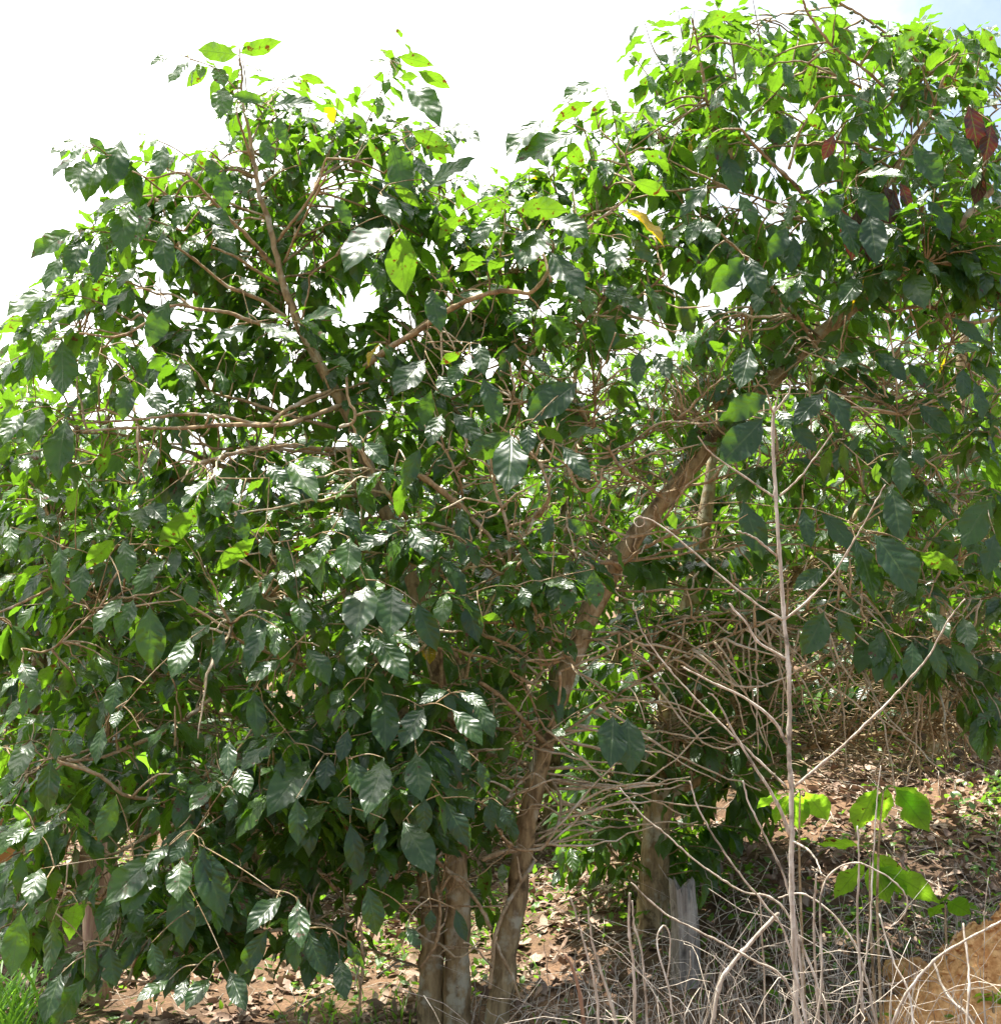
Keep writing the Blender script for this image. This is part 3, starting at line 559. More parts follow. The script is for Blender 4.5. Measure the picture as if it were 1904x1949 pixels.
for c, txt in HERO.items():
    for rec in txt.split(';'):
        f = rec.split(','); x0, y0, x1, y1 = map(float, f[:4]); fl = f[4] if len(f) > 4 else ''
        (ax, ay), (bx, by) = cp(c, x0, y0), cp(c, x1, y1)
        Y = -.72 + .14 * sm(ax, ay) + random.uniform(-.05, .05) + cone(ay) * 1.1
        if ay < 350: Y += .35 * (350 - ay) / 350
        if ax > 1250: Y += .1
        B = at(ax, ay, Y); lenpx = math.hypot(bx - ax, by - ay)
        tilt = -.55 if 'y' in fl else .1 if 'o' in fl else random.uniform(.15, .4) if 'w' in fl else random.uniform(.25, .7) if fl in ('', 'b') else random.uniform(.0, .3)
        T = at(bx, by, Y - tilt * lenpx / PXM)
        D = T - B; Ln = np.linalg.norm(D); 
        Nn = np.array([random.uniform(-.35, .3), -1.0, random.uniform(.5, 1.1)])
        age, rnd_, bend = random.uniform(0, .2), random.random() * .7, random.uniform(.1, .6)
        if 'w' in fl: Nn = HALF + rng.normal(0, .06, 3); bend = random.uniform(.05, .25)
        if 'y' in fl: age = random.uniform(.2, .7); Nn = np.array([random.uniform(-.6, .1), .7, .7]); rnd_ = random.uniform(.5, 1)
        if 'd' in fl: Nn = np.array([random.uniform(-.2, .3), -1.0, random.uniform(-.1, .35)]); rnd_ *= .4; age = 0
        if 'o' in fl: age = .3; Nn = np.array([random.uniform(-.4, .4), 1.0, .12])
        Wd = random.uniform(.37, .46) * (1.2 if 'b' in fl else .84 if 'y' in fl else 1.0) * (1.0 if lenpx > 45 else 1.25)
        # bend lifts the tip off the straight line: pre-tilt the direction by half of it
        n_ = nrm(Nn - (Nn @ nrm(D)) * nrm(D)); D2 = nrm(D) * math.cos(bend / 2) + n_ * math.sin(bend / 2)
        leafH.add(B, D2, Nn, Ln * (1.18 if tilt > 0 else 1.06) * (bend / 2) / math.sin(bend / 2), Wd, bend, random.uniform(.02, .35), rnd_, age); nh += 1
        dd = np.linalg.norm(hero_net - (B + [0, .12, .02]), axis=1); k = int(np.argmin(dd)); A = hero_net[k]
        if dd[k] > .7: A = B + (A - B) * .7 / dd[k]
        P = spline(np.array([A, (A + B) / 2 + [0, .01, .012] + rng.normal(0, .006, 3), B]), 10)
        twigs.tube(P, np.linspace(.0032, .0013, 10), 5); hero_net = np.vstack([hero_net, P[2:9]])
# the yellowing leaf in the middle of the crown
yg = Geo()
B, T = at(*cp(2, 1640, 1170), -.75), at(*cp(2, 1900, 1350), -.85)
leaf_batch(yg, [B], [T - B], [np.array([.4, -.7, .8])], [np.linalg.norm(T - B) * 1.05], [.42], [.3], [.35], [.3], [2.0], ns=24, nw=4)
tag(yg.build('yellow_leaf', M_leaf, tree), 'yellowing leaf turning brown at its tip')

for x0, y0, x1, y1 in ((1720, 590, 1785, 830), (1085, 1190, 1080, 1460), (1850, 700, 1820, 900), (1330, 1030, 1400, 1180), (1150, 1230, 1180, 1470), (1000, 1180, 1060, 1370), (1240, 1050, 1330, 1200), (960, 760, 900, 900), (1300, 1080, 1250, 1290), (1800, 980, 1760, 1150)):
    rg = Geo(); B, T = at(*cp(3, x0, y0), -.62), at(*cp(3, x1, y1), -.60)
    leaf_batch(rg, [B], [T - B], [np.array([.1, -1.0, .1])], [np.linalg.norm(T - B) * 1.05], [.46], [.3], [.2], [.3], [3.0], ns=20, nw=2)
    tag(rg.build('reddish_leaf', M_leaf, tree), 'dark reddish brown leaf in the upper right of the crown')
nH, nL = len(leafH.r), len(leafL.r)
leafH.flush(hi, ns=20, nw=2, corr=1.0)
leafL.flush(hi, ns=9, nw=1, corr=.0, wave=1.2)
hi.build('foliage', M_leaf, tree)
twigs.build('twigs', M_twig, tree)
# green berries along two bearing branches
M_berry, t_ = newmat('green_coffee_berry')
pr = N(t_, 'ShaderNodeBsdfPrincipled', inp={'Base Color': (0.06, 0.11, 0.03, 1), 'Roughness': .35}); o_ = N(t_, 'ShaderNodeOutputMaterial'); L(t_, pr.outputs[0], o_.inputs['Surface'])
def berries(pxs, Y):
    for x, y in pxs:
        for _ in range(2):
            G = Geo(); c = at(x + random.uniform(-4, 4), y + random.uniform(-3, 3), Y + random.uniform(-.03, .03)); d = nrm(rng.normal(0, 1, 3)) * .011
            s = np.linspace(-1, 1, 9); G.tube(c + s[:, None] * d, .009 * np.sqrt(np.maximum(1 - s ** 2, .02)), 8)
            G.build('berry', M_berry, tree)
berries([cp(2, x, y) for x, y in ((125, 690), (220, 675), (150, 720), (105, 700))], -.3)
berries([cp(2, x, y) for x, y in ((1490, 1260), (1340, 1410))], -.65)
berries([cp(3, x, y) for x, y in ((1220, 190), (1230, 215), (1300, 190), (1860, 360))], -.25)
berries([cp(3, x, y) for x, y in ((1060, 70), (1130, 120), (1180, 150), (960, 270))], -.3)
print('leaves', nH, nL, 'hero', nh)

# ------------------------------------------------------------------ other coffee trees behind
def back_tree(label, base_px, Yb, stems, regs, seedleaf=M_leaf_far, name='coffee_tree', bare=(), lsize=(.15, .22), young=.25, ns=8, group='coffee trees of the plantation'):
    """stems: (pixels, depths, widths); regs: polygon, twigs, depth range"""
    b = at(*base_px, Yb); b[2] = gz(b[0], b[1]) - .02
    root = empty(name, b, label, 'coffee tree', group); nets = []; tw = Geo(); LL = LeafList(); fo = Geo()
    for k, (pts, Ys, ws) in enumerate(stems):
        n = 40; P = stem_px(pts, Ys, n)
        if k == 0: P[0] = b; P[1] = (P[0] + P[2]) / 2
        P = P + rng.normal(0, .005, P.shape)
        r = np.interp(np.linspace(0, 1, n), np.linspace(0, 1, len(ws)), ws) / 2 / 2280 * (P[:, 1] + 6)
        G = Geo(); G.tube(P, r * (1 + .06 * np.sin(np.linspace(0, 17, n))), 10, rough=.07)
        o = G.build('trunk' if k == 0 or ws[0] > 24 else 'branch', M_bark, root, loc=b); nets.append(P)
    nt0 = np.vstack(nets); pr_ = []
    for poly, n2, (ya, yb) in regs:
        for x, y in sample_poly(poly, max(8, n2 // 9)):
            pr_.append(grow(at(x, y, random.uniform(ya, yb)), nt0, None, (.011, .005), 2.6, .6, sag=.1, out=tw))
    nt1 = np.vstack([nt0] + pr_)
    for poly, n2, (ya, yb) in regs:
        for x, y in sample_poly(poly, int(n2 * 1.5)):
            grow(at(x, y, random.uniform(ya, yb)), nt1, LL, maxd=.8, young=young, size=lsize, out=tw, step=.05, frac=.65)
    for poly, n2, (ya, yb) in bare:
        for x, y in sample_poly(poly, n2):
            grow(at(x, y, random.uniform(ya, yb)), nt1, None, (.0056, .0018), random.uniform(.6, 1.5), random.uniform(0, .4), sag=random.uniform(-.02, .10), out=tw, jit=.03, flat=random.uniform(.7, 2.6))
    LL.flush(fo, ns=ns, nw=1, corr=0.0, wave=1.2)
    fo.build('foliage', seedleaf, root, loc=b); tw.build('twigs', M_twig, root, loc=b)
    return root
back_tree('coffee tree with a thick shaded trunk and many bare twigs, right behind the leaning trunk', (1240, 1860), 1.1,
    [([(1240, 1870), (1240, 1800), (1245, 1680), (1250, 1560), (1265, 1430), (1290, 1260), (1330, 1050), (1370, 780)], [1.1, 1.2], [66, 62, 56, 52, 48, 38, 26, 12]),
     ([(1262, 1440), (1380, 1250), (1560, 1050), (1760, 850), (1880, 700)], [1.15, 1.5], [20, 16, 12, 8, 5]),
     ([(1255, 1520), (1400, 1460), (1650, 1400), (1904, 1370)], [1.1, 1.0], [18, 12, 8, 4]),
     ([(1258, 1480), (1420, 1340), (1650, 1260), (1930, 1200)], [1.1, 1.3], [18, 13, 9, 5])],
    [([(1180, 950), (1450, 800), (1900, 700), (1930, 1000), (1500, 1150), (1300, 1350)], 90, (.9, 2.3)), ([(1170, 1000), (1480, 1000), (1480, 1430), (1190, 1450)], 36, (.4, .95)), ([(1080, 1250), (1520, 1200), (1520, 1480), (1400, 1660), (1060, 1660)], 120, (.8, 2.2))],
    bare=[([(1150, 1050), (1930, 1000), (1930, 1480), (1650, 1520), (1180, 1490)], 800, (.1, 2.0))])
back_tree('slender coffee tree on the bank at the far right, its pale trunk above the litter', (1784, 1515), 3.2,
    [([(1784, 1520), (1780, 1450), (1785, 1320), (1800, 1050), (1830, 700), (1850, 500)], [3.2, 3.2], [40, 36, 32, 26, 18, 8])],
    [([(1450, 950), (1950, 600), (1980, 1330), (1700, 1360), (1450, 1300)], 60, (3.0, 4.3))], bare=[([(1500, 1250), (1950, 1200), (1950, 1480), (1550, 1500)], 90, (2.4, 3.6))])
back_tree('bright green coffee tree behind the left edge of the large front tree', (60, 1760), 2.4,
    [([(60, 1770), (70, 1600), (60, 1400), (80, 1150), (40, 850)], [2.4, 2.5], [44, 38, 32, 22, 8]), ([(66, 1550), (160, 1300), (260, 1000), (280, 850)], [2.4, 2.4], [26, 20, 12, 6])],
    [([(-60, 740), (60, 730), (320, 860), (380, 1500), (200, 1560), (-60, 1600)], 300, (1.7, 3.2))])
back_tree('coffee tree hidden behind the left half of the large front tree', (470, 1740), 3.4,
    [([(470, 1740), (480, 1500), (500, 1250), (560, 950), (620, 760)], [3.4, 3.4], [36, 32, 26, 18, 6])],
    [([(260, 900), (560, 760), (900, 720), (960, 1450), (600, 1560), (300, 1560)], 300, (2.6, 4.3))])
back_tree('coffee tree seen through the gap between the leaning trunk and the left crown', (1040, 1660), 4.2,
    [([(1040, 1660), (1050, 1500), (1060, 1200), (1080, 900), (1100, 650)], [4.2, 4.2], [34, 30, 24, 16, 6])],
    [([(820, 800), (1100, 620), (1380, 640), (1420, 1480), (1150, 1600), (850, 1600)], 340, (3.4, 5.0))])
back_tree('coffee tree on the slope behind the leaning trunk, hidden by twigs at the right', (1480, 1530), 4.6,
    [([(1480, 1530), (1480, 1400), (1500, 1100), (1540, 800), (1560, 500)], [4.6, 4.6], [32, 28, 22, 14, 6])],
    [([(1250, 700), (1560, 420), (1920, 500), (1940, 1340), (1400, 1440)], 300, (3.8, 5.6))])

# broad-leaved trees farther up the slope
def far_tree(label, px, Y, top, rad, n, name='shade_tree'):
    b = at(px, 1500, Y); b[2] = gz(b[0], b[1]) - .05; tz = at(px, top, Y)[2]
    root = empty(name, b, label, 'tree', 'trees on the slope behind the coffee'); H = tz - b[2]
    G = Geo(); P = spline(np.array([b, b + [.1, 0, H * .4], b + [-.1, .1, H * .9]]), 16); G.tube(P, np.linspace(.12, .03, 16), 8, rough=.08); G.build('trunk', M_bark, root, loc=b)
    LL = LeafList(); C = b + np.array([0, 0, H * .55]); cl = C + nrm(rng.normal(0, 1, (n // 14, 3))) * (rng.random((n // 14, 1)) ** .5) * np.array([rad, rad, H * .5])
    tw = Geo()
    for c in cl:
        A = P[int(np.argmin(np.linalg.norm(P - c, axis=1)))]; tw.tube(spline(np.array([A, (A + c) / 2 + [0, 0, .1], c]), 6), np.linspace(.02, .006, 6), 4)
        for _ in range(14):
            p = c + rng.normal(0, .2, 3); d = rng.normal(0, 1, 3) + [0, 0, -.4]
            LL.add(p, d, np.array([0, 0, 1.0]) + rng.normal(0, .5, 3), random.uniform(.14, .24), random.uniform(.42, .55), random.uniform(.2, 1), .2, random.random(), random.uniform(.1, .8))
    F = Geo(); LL.flush(F, ns=5, nw=1, corr=0, wave=1); F.build('crown', M_leaf_far, root, loc=b); tw.build('branches', M_bark, root, loc=b)
far_tree('pale green bushy tree on the slope beyond the left edge of the crown', 40, 6.5, 700, 1.5, 1900)
far_tree('bushy tree on the slope glimpsed behind the leaves at the lower left', 380, 8.0, 930, 1.9, 1900)
far_tree('bushy tree on the slope glimpsed behind the crossing twigs in the middle', 800, 8.5, 820, 2.0, 1900)
far_tree('bushy tree on the slope behind the forked coffee trunk', 1180, 9.0, 760, 2.0, 1900)
far_tree('bushy tree on the slope behind the dry weed', 1560, 9.5, 720, 2.0, 1900)
far_tree('bushy tree on the slope at the far right edge', 1930, 9.0, 760, 2.0, 1900)
far_tree('farther tree on the slope filling the gap right of the leaning trunk', 1400, 12.0, 640, 2.8, 2600)
far_tree('farther tree on the slope filling the gap between the leaning trunk and the left crown', 980, 12.5, 700, 2.8, 2600)
far_tree('farther tree on the slope behind the twigs at the right edge', 1740, 12.5, 640, 2.8, 2600)

LL = LeafList()
for _ in range(9000):
    x, y = random.uniform(-9, 11), random.uniform(4.5, 15)
    LL.add((x, y, gz(x, y) + random.uniform(.02, .6) * (.5 + .5 * math.sin(x * 1.7 + y) )), rng.normal(0, 1, 3) + [0, 0, -.2], np.array([0, 0, 1.0]) + rng.normal(0, .5, 3), random.uniform(.12, .28), random.uniform(.35, .6), random.uniform(.2, 1), .2, random.random(), random.uniform(.1, .8))
G = Geo(); LL.flush(G, ns=4, nw=1, corr=0, wave=1); tag(G.build('undergrowth', M_leaf_far), 'low green undergrowth covering the slope behind the coffee trees', 'undergrowth', kind='stuff')

# ------------------------------------------------------------------ banana plant at the lower left
def simple_mat(name, col, rough=.6, trans=None, tf=.4, noise=None, sc=12.0, stretch=(1, 1, 1)):
    m, t = newmat(name); ge = N(t, 'ShaderNodeNewGeometry'); mp = N(t, 'ShaderNodeMapping'); mp.inputs['Scale'].default_value = stretch; L(t, ge.outputs['Position'], mp.inputs['Vector'])
    n1 = N(t, 'ShaderNodeTexNoise', inp={'Scale': sc, 'Detail': 5.0, 'Roughness': .65}); L(t, mp.outputs[0], n1.inputs['Vector'])
    c = mixc(t, maprange(t, n1.outputs['Fac'], .35, .65), col, noise or tuple(x * .6 for x in col))
    pr = N(t, 'ShaderNodeBsdfPrincipled', inp={'Roughness': rough, 'Specular IOR Level': .35}); L(t, c, pr.inputs['Base Color']); sh = pr.outputs[0]
    bp = N(t, 'ShaderNodeBump', inp={'Strength': .5, 'Distance': .01}); L(t, n1.outputs['Fac'], bp.inputs['Height']); L(t, bp.outputs[0], pr.inputs['Normal'])
    if trans:
        tr = N(t, 'ShaderNodeBsdfTranslucent', inp={'Color': (*trans, 1)}); mx = N(t, 'ShaderNodeMixShader', inp={0: tf}); L(t, sh, mx.inputs[1]); L(t, tr.outputs[0], mx.inputs[2]); sh = mx.outputs[0]
    o = N(t, 'ShaderNodeOutputMaterial'); L(t, sh, o.inputs['Surface']); return m
M_bst = simple_mat('banana_pseudostem', (0.50, 0.36, 0.24), .6, noise=(0.30, 0.16, 0.12), sc=14, stretch=(2, 2, .25))
M_bpet = simple_mat('banana_petiole', (0.55, 0.46, 0.08), .45, (0.5, 0.4, 0.03), .35, (0.45, 0.22, 0.08), 6)
M_blf = simple_mat('banana_leaf_blade', (0.05, 0.15, 0.02), .4, (0.26, 0.56, 0.03), .5, (0.07, 0.18, 0.03), 5)
M_bdry = simple_mat('dead_banana_leaf', (0.40, 0.20, 0.09), .8, (0.4, 0.18, 0.05), .25, (0.26, 0.14, 0.08), 9)
b = at(183, 1990, 1.0); b[2] = gz(b[0], b[1]) - .02
ban = empty('banana_plant', b, 'banana plant with a pale peeling stem and yellow leaf stalks behind the lower left foliage', 'banana plant')
P = stem_px([(183, 1990), (185, 1850), (180, 1700), (172, 1600), (160, 1500)], [1.0, 1.05], 24); P[0] = b
G = Geo(); G.tube(P, np.linspace(.085, .05, 24), 14, rough=.04); G.build('pseudostem', M_bst, ban, loc=b)
for pts, Ys in (([(172, 1640), (168, 1580), (160, 1530), (145, 1480), (120, 1450)], (1.05, 1.2)), ([(176, 1660), (182, 1600), (192, 1540), (215, 1490)], (1.0, .95))):
    P = stem_px(pts, Ys, 16); G = Geo(); G.tube(P, np.linspace(.028, .012, 16), 8); pe = G.build('leaf_stalk', M_bpet, ban, loc=b)
    d = nrm(P[-1] - P[-4]); G = Geo(); LLb = LeafList(); LLb.add(P[-1], d * [1, 1, .4], np.array([.1, .5, .9]), .75, .32, 1.9, .2, .5, .4); LLb.flush(G, ns=26, nw=3, corr=.3, wave=1)
    G.build('leaf', M_blf, ban, loc=b)
G = Geo(); LLb = LeafList()
for x0, y0, x1, y1 in ((185, 1600, 205, 1780), (170, 1590, 150, 1720), (190, 1580, 215, 1700)):
    B, T = at(x0, y0, .85), at(x1, y1, .8); LLb.add(B, T - B, np.array([random.uniform(-.6, .6), -1, .1]), np.linalg.norm(T - B), .3, .4, .5, .5, 0)
LLb.flush(G, ns=16, nw=2, corr=1, wave=1); G.build('dry_sheath', M_bst, ban, loc=b)
G = Geo(); LLb = LeafList(); B = at(-30, 1515, .9); LLb.add(B, at(16, 1620, .85) - B, np.array([.4, -1, .3]), .5, .42, .5, .3, .5, 0); LLb.flush(G, ns=16, nw=2); G.build('dead_leaf', M_bdry, ban, loc=b)

# ------------------------------------------------------------------ weathered stump
b = at(1305, 1930, .45); b[2] = gz(b[0], b[1]) - .03
P = stem_px([(1308, 1950), (1306, 1850), (1304, 1760), (1298, 1685)], [.45, .45], 22); P[0] = b
G = Geo(); a = np.linspace(0, 2 * np.pi, 26, endpoint=False); ridge = 1 + .10 * np.sin(a * 5 + .6) + .05 * np.sin(a * 11) + .05 * rng.normal(0, 1, 26)
V = []
for k, p in enumerate(P):
    r = np.interp(k / 21, [0, .15, 1], [.085, .072, .058]); zt = (.018 * np.sin(a * 2 + 1) + .022 * rng.normal(0, 1, 26)) * max(0, k / 21 - .6) / .4
    V.append(np.c_[p[0] + r * ridge * np.cos(a), p[1] + r * ridge * np.sin(a), p[2] + zt])
V = np.array(V); i = np.arange(21)[:, None] * 26; j = np.arange(26)[None]; k2 = (j + 1) % 26
V = np.vstack([V.reshape(-1, 3), P[-1] - [0, 0, .03]]); jj = np.arange(26)
G.add(V, np.stack([i + j, i + k2, i + 26 + k2, i + 26 + j], -1), np.stack([21 * 26 + jj, 21 * 26 + (jj + 1) % 26, np.full(26, 22 * 26)], -1))
o = G.build('tree_stump', M_stump, None, loc=b); o.location = tuple(b); tag(o, 'grey weathered stump with a splintered top beside the shaded trunk', 'stump')

# ------------------------------------------------------------------ bank of dug earth
M_dirt = simple_mat('orange_earth', (0.44, 0.20, 0.065), .95, noise=(0.70, 0.41, 0.17), sc=30)
b = at(1905, 1800, -.3); b[2] = gz(b[0], b[1]) - .05
n = 130; u = np.linspace(-1, 1, n) ; UX, UY = np.meshgrid(u, u, indexing='ij')
X = b[0] + .1 + UX * .8; Yv = b[1] + UY * .5; rr = np.sqrt(UX ** 2 + UY ** 2)
fr = np.array([[noise.fractal(Vector((x * 5, y * 5, 3.3)), .75, 2.1, 6) for x, y in zip(ra, rb)] for ra, rb in zip(X, Yv)])
ri = np.array([[noise.ridged_multi_fractal(Vector((x * 7, y * 7, 9.1)), .8, 2.2, 5, 1.0, 2.0) for x, y in zip(ra, rb)] for ra, rb in zip(X, Yv)])
hz = .62 * np.maximum(1 - (rr * (1 + .22 * fr)) ** 1.25, 0)
hz = hz + (.085 * fr - .05 * (ri - 1.2)) * np.minimum(hz * 9, 1)
Z = gz(X, Yv) - .05 + hz
G = Geo(); i = np.arange(n - 1)[:, None] * n; j = np.arange(n - 1)[None]
G.add(np.stack([X, Yv, Z], -1), np.stack([i + j, i + n + j, i + n + j + 1, i + j + 1], -1))
o = G.build('earth_mound', M_dirt, None, loc=b); o.location = tuple(b); tag(o, 'heap of freshly dug orange earth at the lower right edge', 'earth mound')
CR = Geo(); oc = np.array([[1, 0, 0], [-1, 0, 0], [0, 1, 0], [0, -1, 0], [0, 0, 1], [0, 0, -1.]]); ot = [[0, 2, 4], [2, 1, 4], [1, 3, 4], [3, 0, 4], [2, 0, 5], [1, 2, 5], [3, 1, 5], [0, 3, 5]]
for _ in range(2600):
    a = random.uniform(0, 6.28); q = abs(random.gauss(0, .62)); iu, ju = [int(np.clip((v * q + 1) / 2 * (n - 1), 0, n - 1)) for v in (math.cos(a), math.sin(a))]
    xx, yy = b[0] + .1 + math.cos(a) * q * .8, b[1] + math.sin(a) * q * .5; zz = Z[iu, ju] if q < 1 else gz(xx, yy)
    CR.add(np.array([xx, yy, max(zz, gz(xx, yy))]) + oc * rng.uniform(.5, 1.2, (6, 3)) * min(random.expovariate(110) + .004, .03), None, ot)
tag(CR.build('earth_crumbs', M_dirt, smooth=False), 'crumbs and clods of orange earth scattered over and around the heap', 'earth crumbs', kind='stuff')
def rock(px, py, Y, s, label, mat, name='soil_clod'):
    c = at(px, py, Y); c[2] = gz(c[0], c[1]) + s * .35
    bmn = 14; th = np.linspace(0, np.pi, bmn); fi = np.linspace(0, 2 * np.pi, 20, endpoint=False)
    d = np.stack([np.sin(th)[:, None] * np.cos(fi), np.sin(th)[:, None] * np.sin(fi), np.cos(th)[:, None] * np.ones(20)], -1)
    q = np.sign(d) * np.abs(d) ** .6; rr = s * (1 + .15 * np.sin(d[..., 0] * 5 + px) * np.cos(d[..., 1] * 4)) + rng.normal(0, .02 * s, d.shape[:2])
    V = q * rr[..., None] * [1.1, .8, .75]; G = Geo(); i = np.arange(bmn - 1)[:, None] * 20; j = np.arange(20)[None]; k = (j + 1) % 20
    G.add(V.reshape(-1, 3), np.stack([i + j, i + 20 + j, i + 20 + k, i + k], -1)); o = G.build(name, mat); o.location = tuple(c); tag(o, label, 'soil clod')
rock(1735, 1925, .2, .11, 'large brown clod of earth among the dry stalks below the orange mound', M_dirt)
rock(1800, 1880, .3, .05, 'small orange clod of earth fallen from the mound', M_dirt)

# ------------------------------------------------------------------ dry weed and dry stalks in front
YW = -1.8
def stalk(pts, Ys, w0, w1, sides=7, n=None, to_ground=False, jit=.0009):
    P = stem_px(pts, Ys, n or max(16, int(sum(math.dist(a, b) for a, b in zip(pts, pts[1:])) / 12)))
    if to_ground:
        b = P[0].copy(); b[2] = gz(b[0], b[1]) - .02; P = np.vstack([b, (P[0] + b) / 2, P])
    P[1:] += rng.normal(0, jit, P[1:].shape)
    r = np.linspace(w0, w1, len(P)) / 2 / 2280 * (P[:, 1] + 6) * .70
    r = r * (1 + .35 * (np.arange(len(P)) % 9 == 5))
    G = Geo(); G.tube(P, r, sides, rough=.12); return G, P
wb = at(1518, 2140, YW); wb[2] = gz(wb[0], wb[1]) - .02
weed = empty('dry_weed', wb, 'tall dead weed with a straight pale stem and bare opposite side shoots', 'dry weed')
G, P = stalk([(1517, 2100), (1515, 1948), (1511, 1801), (1506, 1700), (1506, 1600), (1505, 1499), (1501, 1432), (1501, 1298), (1491, 1174), (1483, 1053), (1475, 946), (1470, 818), (1472, 775)], [YW, YW], 15, 9, 10, to_ground=True)
G.build('stem', M_dry, weed, loc=wb)
SIDE = [
 ([(1472, 790), (1464, 770), (1461, 752)], 6, 3), ([(1472, 785), (1486, 768), (1500, 748), (1503, 728), (1495, 722), (1487, 730)], 6, 2), ([(1473, 780), (1478, 760), (1480, 742)], 5, 2),
 ([(1471, 946), (1420, 910), (1370, 876), (1345, 855), (1329, 830)], 6, 3), ([(1483, 944), (1520, 910), (1550, 870), (1584, 823)], 6, 3),
 ([(1488, 1180), (1440, 1150), (1396, 1117), (1330, 1060), (1265, 1006), (1230, 986), (1211, 985), (1206, 995), (1214, 1004), (1226, 998), (1222, 985), (1205, 978)], 6, 2.5),
 ([(1492, 1180), (1540, 1140), (1580, 1097), (1612, 1050), (1634, 1013), (1660, 965), (1684, 922)], 7, 3),
 ([(1496, 1255), (1446, 1225), (1430, 1205), (1419, 1184), (1400, 1165), (1387, 1148)], 8, 5), ([(1477, 1058), (1446, 1032), (1425, 1018), (1403, 1011)], 7, 4),
 ([(1496, 1498), (1409, 1415), (1325, 1331), (1265, 1265), (1223, 1204), (1203, 1147)], 6, 3), ([(1510, 1498), (1600, 1422), (1684, 1342), (1725, 1298), (1765, 1251), (1802, 1184), (1835, 1140)], 8, 4),
 ([(1499, 1418), (1470, 1372), (1416, 1328), (1356, 1300), (1300, 1270)], 9, 5), ([(1503, 1592), (1480, 1533), (1446, 1476), (1399, 1402), (1372, 1348), (1356, 1323), (1347, 1320)], 10, 3),
 ([(1506, 1600), (1540, 1620), (1558, 1650), (1562, 1664)], 6, 3)]
for pts, a, c in SIDE:
    G, P = stalk(pts, [YW, YW - random.uniform(.02, .25)], a, c, 7); G.build('side_shoot', M_dry, weed, loc=wb)

STALKS = [  # pixels from the ground up, widths, label
 ([(1545, 2090), (1517, 1784), (1493, 1677), (1456, 1593), (1426, 1533), (1413, 1486)], 8, 4, 'thin pale dry stalk leaning left against the dead weed, its tip at mid height'),
 ([(1560, 2090), (1500, 1800), (1453, 1721), (1399, 1654), (1335, 1553), (1312, 1487)], 7, 4, 'long thin dry stalk leaning far left with a knobbed tip'),
 ([(1620, 2060), (1500, 1745), (1406, 1694), (1325, 1640), (1265, 1587), (1220, 1550), (1179, 1499)], 7, 3, 'long bent dry stalk sweeping left across the shaded trunk'),
 ([(1560, 2050), (1496, 1872), (1433, 1828), (1352, 1784), (1265, 1738), (1200, 1680)], 7, 4, 'low dry stalk sweeping left in front of the grey stump'),
 ([(1340, 2060), (1366, 1885), (1399, 1828), (1480, 1738)], 12, 10, 'thick bleached dry stalk slanting up to the right beside the stump'),
 ([(1500, 2080), (1560, 1900), (1562, 1700), (1614, 1644), (1674, 1660), (1718, 1697), (1725, 1727), (1712, 1750), (1694, 1764)], 7, 3, 'dry stalk arching over into a drooping hook right of the dead weed'),
 ([(1645, 2080), (1641, 1935), (1631, 1751), (1634, 1647), (1631, 1573)], 9, 4, 'upright brown dry stalk under the bright seedling leaves'),
 ([(1600, 2080), (1650, 1800), (1660, 1650), (1668, 1520), (1675, 1457)], 6, 3, 'very thin reddish dry stalk rising past the seedling'),
 ([(1700, 2080), (1698, 1948), (1775, 1831), (1904, 1754), (1960, 1720)], 9, 5, 'dry stalk slanting up to the right edge across the orange mound'),
 ([(1900, 2080), (1850, 1948), (1802, 1895), (1775, 1831)], 9, 6, 'pale dry stalk leaning left in front of the orange mound'),
 ([(1830, 2080), (1842, 1900), (1842, 1835), (1832, 1758)], 8, 5, 'short upright dry stalk in front of the orange mound'),
 ([(1140, 2080), (1136, 1902), (1112, 1801), (1085, 1707)], 8, 4, 'dry stalk with a pointed tip, left of the grey stump and nearest the leaning trunk'),
 ([(1190, 2080), (1168, 1935), (1129, 1801), (1118, 1727)], 9, 5, 'dry stalk standing between the leaning trunk and the stump, second from the left'),
 ([(1205, 2080), (1206, 1870), (1196, 1768), (1198, 1700)], 10, 6, 'pale dry stalk with a split top in front of the shaded trunk base'),
 ([(1240, 2080), (1223, 1835), (1206, 1760), (1203, 1715)], 7, 4, 'thin brown dry stalk close against the pale split one'),
 ([(1290, 2080), (1275, 1900), (1250, 1800), (1262, 1762), (1275, 1790), (1270, 1860)], 6, 3, 'dry stalk with a hooked tip in front of the grey stump'),
 ([(1690, 2060), (1640, 1835), (1600, 1760), (1560, 1720), (1520, 1700), (1480, 1710)], 7, 4, 'dry stalk bending over to the left right of the dead weed'),
 ([(1570, 2080), (1553, 1880), (1548, 1750), (1553, 1664)], 8, 5, 'upright dry stalk just right of the dead weed'),
 ([(1450, 2080), (1455, 1900), (1450, 1790), (1445, 1700)], 6, 3, 'upright dry stalk just left of the dead weed'),
 ([(1750, 2080), (1730, 1900), (1700, 1830), (1672, 1740)], 7, 4, 'dry stalk leaning left between the clod and the seedling'),
]
for pts, a, c, lab in STALKS:
    Y0 = YW + random.uniform(-.25, .5)
    G, P = stalk(pts, [Y0, Y0 + random.uniform(-.15, .15)], a, c, 7, to_ground=True); b = P[0]
    o = G.build('dry_stalk', M_dry, None, loc=b); o.location = tuple(b); tag(o, lab, 'dry stalk', 'dry stalks at the lower right')
G, P = stalk([(1440, 2100), (1435, 1948), (1395, 1870), (1370, 1818)], [-1.5, -1.5], 16, 8, 8, to_ground=True)
G, P = stalk([(1115, 2090), (1108, 1930), (1092, 1850), (1074, 1816)], [-1.5, -1.5], 13, 7, 8, to_ground=True)
